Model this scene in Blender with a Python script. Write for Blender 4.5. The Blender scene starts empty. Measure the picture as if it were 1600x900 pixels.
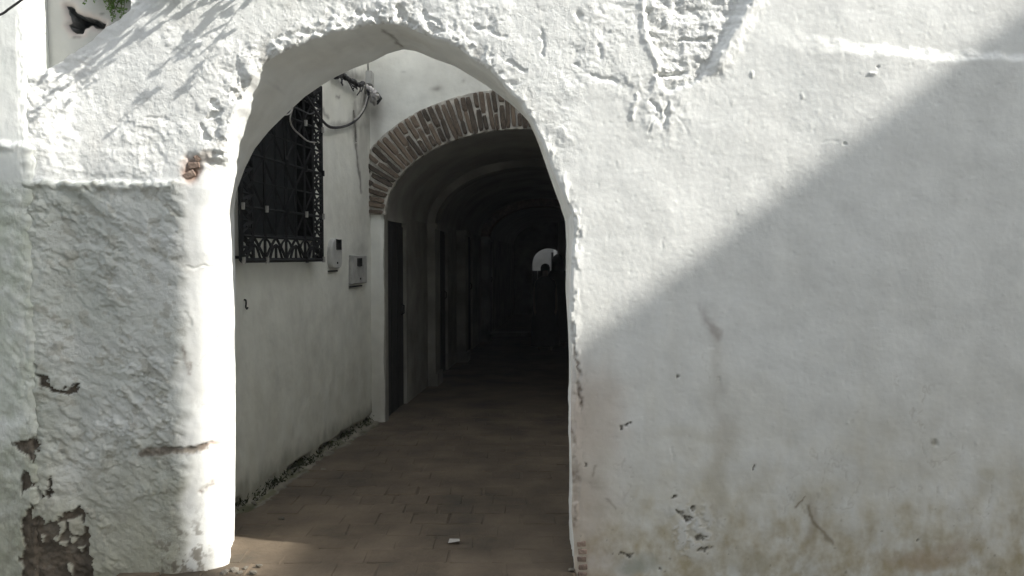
import bpy, bmesh, math, random
import numpy as np
from mathutils import Vector, Matrix

random.seed(7)
rng = np.random.default_rng(11)
S = bpy.context.scene
C = S.collection

# ------------------------------------------------------------------ camera
F = 1250.0            # focal length in photo pixels (1600 wide)
CAMZ = 1.6
PITCH = math.atan(50.0 / F)
D = 4.1               # distance of the gateway wall
cam_d = bpy.data.cameras.new('camera')
cam = bpy.data.objects.new('camera', cam_d)
C.objects.link(cam)
cam.location = (0, 0, CAMZ)
cam.rotation_euler = (math.radians(90) - PITCH, 0, 0)
cam_d.sensor_width = 36.0
cam_d.lens = 36.0 * F / 1600.0
cam_d.clip_start = 0.05
cam_d.clip_end = 500
S.camera = cam

# ------------------------------------------------------------------ light
SUN = Vector((0.76, -0.21, 0.575)).normalized()      # towards the sun
EL = math.asin(SUN.z)
AZ = math.atan2(SUN.x, SUN.y)
w = bpy.data.worlds.new('World')
S.world = w
w.use_nodes = True
nt = w.node_tree
bg = nt.nodes['Background']
sky = nt.nodes.new('ShaderNodeTexSky')
sky.sky_type = 'NISHITA'
sky.sun_disc = False
sky.sun_elevation = EL
sky.sun_rotation = AZ
sky.air_density = 1.0
sky.dust_density = 2.5
sky.ozone_density = 1.0
hs = nt.nodes.new('ShaderNodeHueSaturation')      # hazy white sky
hs.inputs['Saturation'].default_value = .35
nt.links.new(sky.outputs[0], hs.inputs['Color'])
nt.links.new(hs.outputs[0], bg.inputs[0])
bg.inputs[1].default_value = 0.15
sl = bpy.data.lights.new('sun', 'SUN')
sl.energy = 3.9
sl.angle = math.radians(0.65)
sl.color = (1.0, 0.955, 0.89)
so = bpy.data.objects.new('sun', sl)
C.objects.link(so)
so.rotation_euler = SUN.to_track_quat('Z', 'Y').to_euler()
so.location = (20, -10, 20)
S.view_settings.view_transform = 'Standard'
S.view_settings.look = 'None'
S.view_settings.gamma = 1.0
S.view_settings.use_curve_mapping = False
S.view_settings.exposure = 1.21
S.render.engine = 'CYCLES'
S.cycles.max_bounces = 10
S.cycles.diffuse_bounces = 8

# ------------------------------------------------------------------ projection helpers
cp, sp = math.cos(PITCH), math.sin(PITCH)
def ray(px, py):
    u = (px - 800.0) / F
    v = (450.0 - py) / F
    return u, cp + v * sp, -sp + v * cp
def at(px, py, Y):
    x, y, z = ray(px, py)
    k = Y / y
    return Vector((x * k, Y, CAMZ + z * k))
def at_z(px, py, Z):
    x, y, z = ray(px, py)
    k = (Z - CAMZ) / z
    return Vector((x * k, y * k, Z))
def pxof(X, Y, Z):
    zc = Z - CAMZ
    dep = Y * cp - zc * sp
    up = Y * sp + zc * cp
    return 800 + F * X / dep, 450 - F * up / dep

# ------------------------------------------------------------------ noise
_perm = rng.permutation(512)
_perm = np.concatenate([_perm, _perm, _perm])
_ga = rng.uniform(0, 2 * np.pi, 512)
_gx, _gy = np.cos(_ga), np.sin(_ga)
def perlin(x, y):
    x = np.asarray(x, float) + 137.3
    y = np.asarray(y, float) + 71.7
    xi = np.floor(x).astype(int)
    yi = np.floor(y).astype(int)
    xf, yf = x - xi, y - yi
    u = xf * xf * xf * (xf * (xf * 6 - 15) + 10)
    v = yf * yf * yf * (yf * (yf * 6 - 15) + 10)
    def g(ix, iy, dx, dy):
        h = _perm[(_perm[ix % 512] + iy) % 512]
        return _gx[h] * dx + _gy[h] * dy
    a = g(xi, yi, xf, yf); b = g(xi + 1, yi, xf - 1, yf)
    c = g(xi, yi + 1, xf, yf - 1); d = g(xi + 1, yi + 1, xf - 1, yf - 1)
    return ((a + u * (b - a)) * (1 - v) + (c + u * (d - c)) * v) * 1.5
def fbm(x, y, o=4, gain=0.5):
    s = 0; a = 1.0; t = 0
    for i in range(o):
        s = s + a * perlin(x + 19.1 * i, y - 7.3 * i)
        t += a; a *= gain; x = x * 2.03; y = y * 2.03
    return s / t
def sm(a, b, x):
    t = np.clip((x - a) / (b - a), 0, 1)
    return t * t * (3 - 2 * t)
def mix(c, col, m):
    m = np.asarray(m)[..., None]
    return c * (1 - m) + np.array(col) * m
def poly_dist(X, Y, pts, closed=False):
    """min distance of points to a polyline, with nearest point"""
    pts = np.asarray(pts, float)
    n = len(pts)
    best = np.full(X.shape, 1e9); bx = np.zeros(X.shape); by = np.zeros(X.shape)
    for i in range(n if closed else n - 1):
        ax, ay = pts[i]; cx, cy = pts[(i + 1) % n]
        dx, dy = cx - ax, cy - ay
        l2 = dx * dx + dy * dy + 1e-12
        t = np.clip(((X - ax) * dx + (Y - ay) * dy) / l2, 0, 1)
        qx, qy = ax + t * dx, ay + t * dy
        d = (X - qx) ** 2 + (Y - qy) ** 2
        m = d < best
        best = np.where(m, d, best); bx = np.where(m, qx, bx); by = np.where(m, qy, by)
    return np.sqrt(best), bx, by
def inside(X, Y, pts):
    pts = np.asarray(pts, float)
    r = np.zeros(X.shape, bool)
    n = len(pts)
    for i in range(n):
        x1, y1 = pts[i]; x2, y2 = pts[(i + 1) % n]
        c = (y1 > Y) != (y2 > Y)
        if abs(y2 - y1) > 1e-12:
            r ^= c & (X < (x2 - x1) * (Y - y1) / (y2 - y1) + x1)
    return r
def resample(pts, n):
    pts = np.asarray(pts, float)
    d = np.concatenate([[0], np.cumsum(np.linalg.norm(np.diff(pts, axis=0), axis=1))])
    t = np.linspace(0, d[-1], n)
    return np.stack([np.interp(t, d, pts[:, k]) for k in range(pts.shape[1])], 1)

# ------------------------------------------------------------------ object helpers
def link(o, parent=None):
    C.objects.link(o)
    if parent is not None:
        o.parent = parent
        o.matrix_parent_inverse = Matrix.Translation(-Vector(parent.location)) if parent.rotation_euler[2] == 0 else parent.matrix_basis.inverted()
    return o
def tag(o, label=None, cat=None, group=None, kind=None):
    if label: o['label'] = label
    if cat: o['category'] = cat
    if group: o['group'] = group
    if kind: o['kind'] = kind
    return o
def thing(name, label, cat, loc=(0, 0, 0), group=None):
    o = bpy.data.objects.new(name, None)
    o.location = loc
    o.empty_display_size = 0.1
    C.objects.link(o)
    return tag(o, label, cat, group)
def finish(name, me, mat, parent=None, smooth=False, recenter=True):
    if mat is not None and len(me.materials) == 0:
        me.materials.append(mat)
    if smooth:
        me.polygons.foreach_set('use_smooth', [True] * len(me.polygons))
    me.update()
    o = bpy.data.objects.new(name, me)
    if recenter and len(me.vertices):
        co = np.empty(len(me.vertices) * 3)
        me.vertices.foreach_get('co', co)
        co = co.reshape(-1, 3)
        lo, hi = co.min(0), co.max(0)
        c = Vector(((lo[0] + hi[0]) / 2, (lo[1] + hi[1]) / 2, lo[2]))
        me.transform(Matrix.Translation(-c))
        o.location = c
    return link(o, parent)
def raw(name, V, Fc, mat, parent=None, smooth=False):
    me = bpy.data.meshes.new(name)
    me.from_pydata([tuple(v) for v in V], [], Fc)
    return finish(name, me, mat, parent, smooth)
def grid_mesh(name, P, col, mat, parent=None, keep=None, smooth=True):
    """P (r,c,3) points; keep (r-1,c-1) mask of cells; col (r,c,3)"""
    r, c = P.shape[:2]
    idx = np.arange(r * c).reshape(r, c)
    q = np.stack([idx[:-1, :-1], idx[:-1, 1:], idx[1:, 1:], idx[1:, :-1]], -1)
    q = q.reshape(-1, 4) if keep is None else q[keep]
    used = np.unique(q)
    remap = np.full(r * c, -1); remap[used] = np.arange(len(used))
    q = remap[q]
    V = P.reshape(-1, 3)[used]
    me = bpy.data.meshes.new(name)
    me.vertices.add(len(V)); me.vertices.foreach_set('co', V.astype(np.float32).ravel())
    me.loops.add(q.size); me.loops.foreach_set('vertex_index', q.ravel().astype(np.int32))
    me.polygons.add(len(q))
    me.polygons.foreach_set('loop_start', np.arange(0, q.size, 4, dtype=np.int32))
    me.polygons.foreach_set('loop_total', np.full(len(q), 4, dtype=np.int32))
    me.update(calc_edges=True)
    if col is not None:
        a = me.color_attributes.new('Col', 'FLOAT_COLOR', 'POINT')
        cc = np.ones((len(V), 4), np.float32)
        cc[:, :col.shape[-1]] = col.reshape(-1, col.shape[-1])[used]
        if col.shape[-1] == 3: cc[:, 3] = .08
        a.data.foreach_set('color', cc.ravel())
    return finish(name, me, mat, parent, smooth)
def cut(A, B, poly):
    """cells of grid (A,B) outside closed polygon kept, border points snapped on it"""
    cx = (A[:-1, :-1] + A[1:, 1:]) / 2; cy = (B[:-1, :-1] + B[1:, 1:]) / 2
    keep = ~inside(cx, cy, poly)
    k = np.pad(keep, 1, constant_values=True)
    anyk = k[:-1, :-1] | k[1:, :-1] | k[:-1, 1:] | k[1:, 1:]
    allk = k[:-1, :-1] & k[1:, :-1] & k[:-1, 1:] & k[1:, 1:]
    bd = anyk & ~allk
    _, qx, qy = poly_dist(A[bd], B[bd], poly, True)
    A = A.copy(); B = B.copy()
    A[bd] = qx; B[bd] = qy
    return A, B, keep
class MB:
    def __init__(s): s.v = []; s.f = []
    def add(s, V, Fc):
        b = len(s.v)
        s.v += [tuple(v) for v in V]; s.f += [tuple(i + b for i in f) for f in Fc]
    def box(s, lo, hi, tf=None):
        V = [(x, y, z) for z in (lo[2], hi[2]) for y in (lo[1], hi[1]) for x in (lo[0], hi[0])]
        if tf: V = [tf(*v) for v in V]
        s.add(V, [(0, 2, 3, 1), (4, 5, 7, 6), (0, 1, 5, 4), (2, 6, 7, 3), (0, 4, 6, 2), (1, 3, 7, 5)])
    def tube(s, pts, rad, n=6, cap=True):
        pts = [Vector(p) for p in pts]
        m = len(pts)
        rads = rad if isinstance(rad, (list, tuple)) else [rad] * m
        V = []; up = None
        for i, p in enumerate(pts):
            t = (pts[min(i + 1, m - 1)] - pts[max(i - 1, 0)])
            t = t.normalized() if t.length > 1e-9 else Vector((0, 0, 1))
            if up is None:
                up = t.orthogonal().normalized()
            up = (up - t * up.dot(t))
            up = up.normalized() if up.length > 1e-6 else t.orthogonal().normalized()
            b = t.cross(up)
            for k in range(n):
                a = 2 * math.pi * (k + .5) / n
                V.append(p + (up * math.cos(a) + b * math.sin(a)) * rads[i])
        Fc = []
        for i in range(m - 1):
            for k in range(n):
                Fc.append((i * n + k, i * n + (k + 1) % n, (i + 1) * n + (k + 1) % n, (i + 1) * n + k))
        if cap:
            Fc.append(tuple(range(n))[::-1]); Fc.append(tuple(range((m - 1) * n, m * n)))
        s.add(V, Fc)
    def build(s, name, mat, parent=None, smooth=False, bevel=0):
        o = raw(name, s.v, s.f, mat, parent, smooth)
        if bevel:
            md = o.modifiers.new('bevel', 'BEVEL'); md.width = bevel; md.segments = 2; md.limit_method = 'ANGLE'
        return o
def curve(pts, n=24):
    """Catmull-Rom through points"""
    P = [Vector(p) for p in pts]
    P = [P[0] * 2 - P[1]] + P + [P[-1] * 2 - P[-2]]
    out = []
    k = len(P) - 3
    for i in range(n + 1):
        t = i / n * k
        j = min(int(t), k - 1); t -= j
        a, b, c, d = P[j:j + 4]
        out.append(0.5 * ((2 * b) + (c - a) * t + (2 * a - 5 * b + 4 * c - d) * t * t + (3 * b - a - 3 * c + d) * t ** 3))
    return out

# ------------------------------------------------------------------ materials
def mat_base(name):
    m = bpy.data.materials.new(name); m.use_nodes = True
    n = m.node_tree.nodes
    return m, n, m.node_tree.links, n['Principled BSDF']
def mat_plaster(name, bump=0.35, scale=60.0, rough=0.92, var=0.10):
    """whitewash / render whose colour (paint, stains, wear) comes from the vertex colours"""
    m, n, l, p = mat_base(name)
    a = n.new('ShaderNodeAttribute'); a.attribute_name = 'Col'
    tc = n.new('ShaderNodeTexCoord')
    ns = n.new('ShaderNodeTexNoise'); ns.inputs['Scale'].default_value = scale; ns.inputs['Detail'].default_value = 7; ns.inputs['Roughness'].default_value = .65
    l.new(tc.outputs['Object'], ns.inputs['Vector'])
    n2 = n.new('ShaderNodeTexNoise'); n2.inputs['Scale'].default_value = 7; n2.inputs['Detail'].default_value = 6
    l.new(tc.outputs['Object'], n2.inputs['Vector'])
    mr = n.new('ShaderNodeMapRange'); mr.inputs[1].default_value = .3; mr.inputs[2].default_value = .7
    mr.inputs[3].default_value = 1 - var; mr.inputs[4].default_value = 1.0 + var * .3
    l.new(n2.outputs[0], mr.inputs[0])
    mx = n.new('ShaderNodeMix'); mx.data_type = 'RGBA'; mx.blend_type = 'MULTIPLY'; mx.inputs[0].default_value = 1
    l.new(a.outputs['Color'], mx.inputs[6]); l.new(mr.outputs[0], mx.inputs[7])
    l.new(mx.outputs[2], p.inputs['Base Color'])
    b = n.new('ShaderNodeBump'); b.inputs['Strength'].default_value = bump; b.inputs['Distance'].default_value = .006
    l.new(ns.outputs[0], b.inputs['Height'])
    # coarse flaking relief where the whitewash is thick and broken (alpha of the vertex colour)
    v1 = n.new('ShaderNodeTexNoise'); v1.inputs['Scale'].default_value = 24; v1.inputs['Detail'].default_value = 8; v1.inputs['Roughness'].default_value = .62; v1.inputs['Distortion'].default_value = .1
    l.new(tc.outputs['Object'], v1.inputs['Vector'])
    rp = n.new('ShaderNodeMapRange'); rp.interpolation_type = 'SMOOTHSTEP'; rp.inputs[1].default_value = .47; rp.inputs[2].default_value = .53
    l.new(v1.outputs[0], rp.inputs[0])
    av = n.new('ShaderNodeMath'); av.operation = 'MULTIPLY_ADD'; av.inputs[1].default_value = .35
    l.new(rp.outputs[0], av.inputs[0]); l.new(v1.outputs[0], av.inputs[2])
    b2 = n.new('ShaderNodeBump'); b2.inputs['Distance'].default_value = .012
    l.new(a.outputs['Alpha'], b2.inputs['Strength']); l.new(av.outputs[0], b2.inputs['Height'])
    l.new(b.outputs[0], b2.inputs['Normal']); l.new(b2.outputs[0], p.inputs['Normal'])
    p.inputs['Roughness'].default_value = rough
    p.inputs['Specular IOR Level'].default_value = .2
    return m
def mat_noise(name, c1, c2, scale=12, rough=.85, bump=.3, metal=0, dist=.004, lo=.35, hi=.65, objrand=0.0, spec=.3):
    m, n, l, p = mat_base(name)
    tc = n.new('ShaderNodeTexCoord')
    ns = n.new('ShaderNodeTexNoise'); ns.inputs['Scale'].default_value = scale; ns.inputs['Detail'].default_value = 6; ns.inputs['Roughness'].default_value = .6
    l.new(tc.outputs['Object'], ns.inputs['Vector'])
    oi = n.new('ShaderNodeObjectInfo')
    cr = n.new('ShaderNodeValToRGB')
    cr.color_ramp.elements[0].position = lo; cr.color_ramp.elements[0].color = (*c1, 1)
    cr.color_ramp.elements[1].position = hi; cr.color_ramp.elements[1].color = (*c2, 1)
    ad = n.new('ShaderNodeMath'); ad.operation = 'MULTIPLY_ADD'; ad.inputs[1].default_value = objrand; 
    l.new(oi.outputs['Random'], ad.inputs[0])
    sb = n.new('ShaderNodeMath'); sb.operation = 'SUBTRACT'; sb.inputs[1].default_value = objrand * .5
    l.new(ns.outputs[0], sb.inputs[0]); l.new(sb.outputs[0], ad.inputs[2])
    l.new(ad.outputs[0], cr.inputs[0])
    l.new(cr.outputs[0], p.inputs['Base Color'])
    b = n.new('ShaderNodeBump'); b.inputs['Strength'].default_value = bump; b.inputs['Distance'].default_value = dist
    n3 = n.new('ShaderNodeTexNoise'); n3.inputs['Scale'].default_value = scale * 5; n3.inputs['Detail'].default_value = 5
    l.new(tc.outputs['Object'], n3.inputs['Vector'])
    l.new(n3.outputs[0], b.inputs['Height']); l.new(b.outputs[0], p.inputs['Normal'])
    p.inputs['Roughness'].default_value = rough; p.inputs['Metallic'].default_value = metal
    p.inputs['Specular IOR Level'].default_value = spec
    return m
M_wall = mat_plaster('whitewashed_plaster', .16, 55)
M_soff = mat_plaster('soffit_plaster', .25, 50)
M_floor = mat_plaster('packed_earth_floor', .8, 45, .9, .25)
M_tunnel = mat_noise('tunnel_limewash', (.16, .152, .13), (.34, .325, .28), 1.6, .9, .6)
M_face = mat_plaster('inner_plaster', .25, 50)
M_out = mat_noise('opposite_house_plaster', (.68, .67, .63), (.76, .75, .71), 2, .9, .3)
M_brick = mat_noise('old_brick', (.085, .070, .055), (.215, .168, .125), 9, .95, .9, dist=.006, objrand=.55)
M_brickred = mat_noise('exposed_brick', (.17, .125, .10), (.33, .25, .20), 14, .95, .9, dist=.006, objrand=.2)
M_mortar = mat_noise('lime_mortar', (.34, .325, .285), (.60, .575, .51), 14, .95, .9, dist=.006)
M_iron = mat_noise('black_iron', (.008, .009, .010), (.020, .020, .020), 20, .7, .3, spec=.12)
M_shutter = mat_noise('dark_shutter', (.010, .012, .013), (.020, .022, .024), 6, .7, .3, spec=.15)
M_door = mat_noise('dark_door_wood', (.010, .009, .008), (.022, .020, .017), 5, .7, .4)
M_cable = mat_noise('black_cable', (.015, .015, .016), (.04, .04, .04), 30, .6, .1)
M_wire = mat_noise('pale_wire', (.25, .24, .22), (.42, .41, .38), 30, .6, .1)
M_box = mat_noise('meter_grey', (.40, .41, .39), (.50, .50, .47), 8, .55, .1)
M_box2 = mat_noise('meter_dull_grey', (.28, .28, .26), (.42, .42, .39), 10, .7, .2)
M_glass = mat_noise('meter_window', (.010, .011, .011), (.02, .02, .02), 8, .25, .0)
M_rag = mat_noise('white_rag', (.50, .48, .46), (.68, .66, .63), 12, .95, .4)
def mat_floor_pos(name):
    """worn paving colour: broad stains that run on from paver to paver"""
    m, n, l, p = mat_base(name)
    g = n.new('ShaderNodeNewGeometry'); oi = n.new('ShaderNodeObjectInfo')
    n1 = n.new('ShaderNodeTexNoise'); n1.inputs['Scale'].default_value = 2.2; n1.inputs['Detail'].default_value = 8; n1.inputs['Roughness'].default_value = .62
    l.new(g.outputs['Position'], n1.inputs['Vector'])
    cr = n.new('ShaderNodeValToRGB'); e = cr.color_ramp.elements
    e[0].position = .30; e[0].color = (.058, .052, .040, 1); e[1].position = .70; e[1].color = (.165, .130, .092, 1)
    k = e.new(.5); k.color = (.112, .088, .062, 1)
    ad = n.new('ShaderNodeMath'); ad.operation = 'MULTIPLY_ADD'; ad.inputs[1].default_value = .07
    l.new(oi.outputs['Random'], ad.inputs[0]); l.new(n1.outputs[0], ad.inputs[2])
    l.new(ad.outputs[0], cr.inputs[0]); l.new(cr.outputs[0], p.inputs['Base Color'])
    n2 = n.new('ShaderNodeTexNoise'); n2.inputs['Scale'].default_value = 38; n2.inputs['Detail'].default_value = 6
    l.new(g.outputs['Position'], n2.inputs['Vector'])
    b = n.new('ShaderNodeBump'); b.inputs['Strength'].default_value = .8; b.inputs['Distance'].default_value = .006
    l.new(n2.outputs[0], b.inputs['Height']); l.new(b.outputs[0], p.inputs['Normal'])
    p.inputs['Roughness'].default_value = .82; p.inputs['Specular IOR Level'].default_value = .25
    return m
M_paver = mat_floor_pos('worn_paver')
M_leaf = mat_noise('weed_leaf', (.08, .16, .025), (.16, .26, .055), 30, .6, .1, objrand=.2)
M_stem = mat_noise('weed_stem', (.06, .07, .03), (.12, .11, .06), 30, .8, .1)
M_moss = mat_noise('moss', (.015, .020, .008), (.055, .062, .02), 25, .95, .6)
M_cloth1 = mat_noise('dark_clothing', (.012, .012, .014), (.022, .022, .026), 10, .95, .2)
M_cloth2 = mat_noise('dark_robe', (.016, .015, .013), (.028, .026, .023), 10, .95, .2)
M_skin = mat_noise('skin', (.07, .045, .032), (.11, .07, .05), 20, .6, .1)
M_hair = mat_noise('dark_hair', (.008, .007, .006), (.016, .014, .012), 40, .7, .3)
M_paper = mat_noise('paper', (.40, .38, .34), (.52, .50, .46), 20, .9, .2)
M_hole = mat_noise('cavity_rubble', (.11, .125, .13), (.26, .25, .24), 10, .95, .8)
M_rubble = mat_noise('rubble', (.10, .09, .07), (.24, .22, .18), 12, .95, .8, objrand=.3)

WHITE = np.array((.795, .81, .785))

# ------------------------------------------------------------------ ground
raw('ground', [(-60, -60, -1.5), (70, -60, -1.5), (70, 70, -1.5), (-60, 70, -1.5)], [(0, 1, 2, 3)],
    mat_noise('bare_ground', (.16, .14, .11), (.24, .21, .17), .6, .95, .3))['kind'] = 'structure'
nx, ny = 120, 90
gx, gy = np.meshgrid(np.linspace(-14, 45, nx), np.linspace(-16, 4.2, ny))
P = np.stack([gx, gy, .012 * fbm(gx, gy, 3) - .11], -1)
c = np.broadcast_to(np.array((.30, .28, .24)), P.shape) * (1 + .3 * fbm(gx * 2, gy * 2, 3))[..., None]
grid_mesh('street', P, c, M_floor)['kind'] = 'structure'

# ------------------------------------------------------------------ arch outlines (traced, photo pixels at the wall's own distance)
outer_px_left = [(361, 925), (358, 860), (353, 780), (350, 700), (347, 640), (349, 560), (350, 480), (349, 425), (355, 400), (353, 330), (361, 300)]
outer_px_arch = [(361, 300), (354, 250), (355, 212), (366, 176), (382, 138), (400, 112), (421, 92), (452, 75), (496, 58), (532, 46), (565, 39), (600, 36), (635, 41), (670, 54), (700, 66), (735, 88), (765, 108), (790, 135), (812, 160), (832, 190), (848, 225), (860, 258), (872, 285), (885, 315), (895, 335)]
outer_px_right = [(895, 335), (897, 360), (893, 400), (891, 450), (889, 490), (891, 540), (893, 600), (892, 680), (895, 760), (893, 800), (897, 850), (898, 925)]
inner_px_left = [(366, 925), (366, 860), (367, 780), (368, 700), (368, 640), (368, 560), (368, 480), (368, 425), (367, 400), (366, 330), (369, 300)]
inner_px_arch = [(369, 300), (383, 262), (398, 232), (420, 205), (445, 180), (475, 152), (500, 135), (525, 120), (552, 107), (580, 97), (605, 84), (630, 77), (650, 80), (680, 92), (710, 103), (735, 118), (758, 132), (775, 145), (795, 160), (815, 178), (830, 195), (838, 215), (850, 250), (862, 285), (875, 320), (883, 345)]
inner_px_right = [(883, 345), (885, 380), (884, 448), (887, 505), (889, 560), (889, 660), (890, 760), (890, 850), (890, 925)]
CHD = 0.13            # depth of the rounded left jamb corner
WT = 0.48             # wall thickness
def jambdepth(py):
    return CHD * float(sm(225, 300, py))
def o_pt(p, left):
    q = at(p[0], p[1], D + (jambdepth(p[1]) if left else 0.0))
    return (q.x, q.z)
oL = [o_pt(p, True) for p in resample(outer_px_left, 150)]
oA = [o_pt(p, p[0] < 450) for p in resample(outer_px_arch, 260)]
oR = [o_pt(p, False) for p in resample(outer_px_right, 150)]
iY = D + WT
i_pt = lambda p: (at(p[0], p[1], iY).x, at(p[0], p[1], iY).z)
iL = [i_pt(p) for p in resample(inner_px_left, 150)]
iA = [i_pt(p) for p in resample(inner_px_arch, 260)]
iR = [i_pt(p) for p in resample(inner_px_right, 150)]
OUT = np.array(oL + oA[1:] + oR[1:])
INN = np.array(iL + iA[1:] + iR[1:])
# crumbled, uneven plaster edge
tt = np.arange(len(OUT)) * .012
nrm = np.gradient(OUT, axis=0); nrm = np.stack([nrm[:, 1], -nrm[:, 0]], 1)
nrm /= np.linalg.norm(nrm, axis=1)[:, None] + 1e-9
OPX = pxof(OUT[:, 0], D, OUT[:, 1])
crumb = .3 + 1.0 * sm(320, 230, OPX[1]) * sm(900, 780, OPX[0])
jag = fbm(tt * 4.0, tt * 0 + 3.3, 4, .65)
OUT = OUT + nrm * (jag * .015 * crumb)[:, None]
ctr = np.array((-0.55, 1.7))

# ------------------------------------------------------------------ gateway wall
gate = thing('gateway_house', 'whitewashed rough plaster wall with the large arched gateway through it', 'house wall', (0.4, D + .2, 0))

_tp = [at(x, y, D) for x, y in [(60, 118), (75, 113), (100, 94), (130, 72), (150, 57), (180, 35), (205, 14)]]
_tx = [p.x for p in _tp] + [-1.925, -1.2, -.3, .5, .6, 4]
_tz = [p.z for p in _tp] + [3.66, 3.66, 3.68, 4.0, 5.3, 5.3]  # heights above the frame raised to shade the recess and courtyard
def topz(X):
    return np.interp(X, _tx, _tz)


BARE = [[(38, 925), (36, 860), (42, 800), (48, 785), (56, 808), (72, 800), (82, 812), (96, 815), (110, 795), (128, 788), (138, 800), (142, 850), (146, 925)],
        [(22, 692), (50, 690), (58, 678), (74, 684), (78, 696), (64, 704), (60, 720), (50, 724), (42, 708)],
        [(62, 580), (78, 586), (96, 606), (116, 602), (128, 604), (114, 614), (98, 612), (78, 600)],
        [(62, 764), (72, 754), (82, 774), (74, 780), (64, 774)], [(83, 750), (90, 743), (90, 772), (84, 776)], [(48, 578), (60, 558), (68, 566), (58, 584)],
        [(38, 740), (48, 735), (50, 760), (40, 770)]]
FLAKES = [[(110, 810), (130, 806), (136, 818), (130, 835), (114, 830)], [(96, 815), (108, 812), (108, 826), (98, 828)], [(112, 834), (126, 836), (118, 848)], [(100, 842), (112, 842), (110, 852), (102, 848)], [(122, 852), (134, 852), (130, 864)], [(110, 874), (118, 880), (118, 896), (112, 886)], [(90, 834), (98, 830), (98, 842)], [(76, 825), (82, 830), (78, 845)], [(60, 886), (66, 880), (66, 900)]]
def bare_masks(PX, PY, u, v_):
    """where the render has fallen off (photo-traced outlines, frayed by noise)"""
    wx = PX + 14 * fbm(u * 12, v_ * 12 + 7, 5, .65); wy = PY + 14 * fbm(u * 12 + 9, v_ * 12, 5, .65)
    mb = np.zeros(PX.shape); mf = np.zeros(PX.shape)
    near = (PX < 220) & (PY > 500)
    if near.any():
        x, y = wx[near], wy[near]
        a = np.zeros(x.shape, bool)
        for p_ in BARE: a |= inside(x, y, p_)
        mb[near] = a
        x, y = PX[near] * .5 + wx[near] * .5, PY[near] * .5 + wy[near] * .5
        a = np.zeros(x.shape, bool)
        for p_ in FLAKES: a |= inside(x, y, p_)
        mf[near] = a
    return mb, mf
def apply_bare(h, col, PX, PY, u, v_):
    mb, mf = bare_masks(PX, PY, u, v_)
    n_ = fbm(u * 30, v_ * 30, 4, .6); n2_ = fbm(u * 8, v_ * 5, 4, .6)
    h = h - mb * (1 - mf) * (.016 + .010 * n_)
    brown = np.array((.120, .096, .072)) * (1 + .8 * n2_ + .6 * n_)[..., None]
    grey = np.array((.20, .185, .155))
    brown = brown * (1 - sm(.1, .3, n2_)[..., None] * .5) + grey * sm(.1, .3, n2_)[..., None] * .5
    k = (mb * (1 - mf))[..., None] * .95
    col = col * (1 - k) + brown * k
    col = mix(col, (.46, .45, .37), mf * .9)
    return h, col

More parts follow.
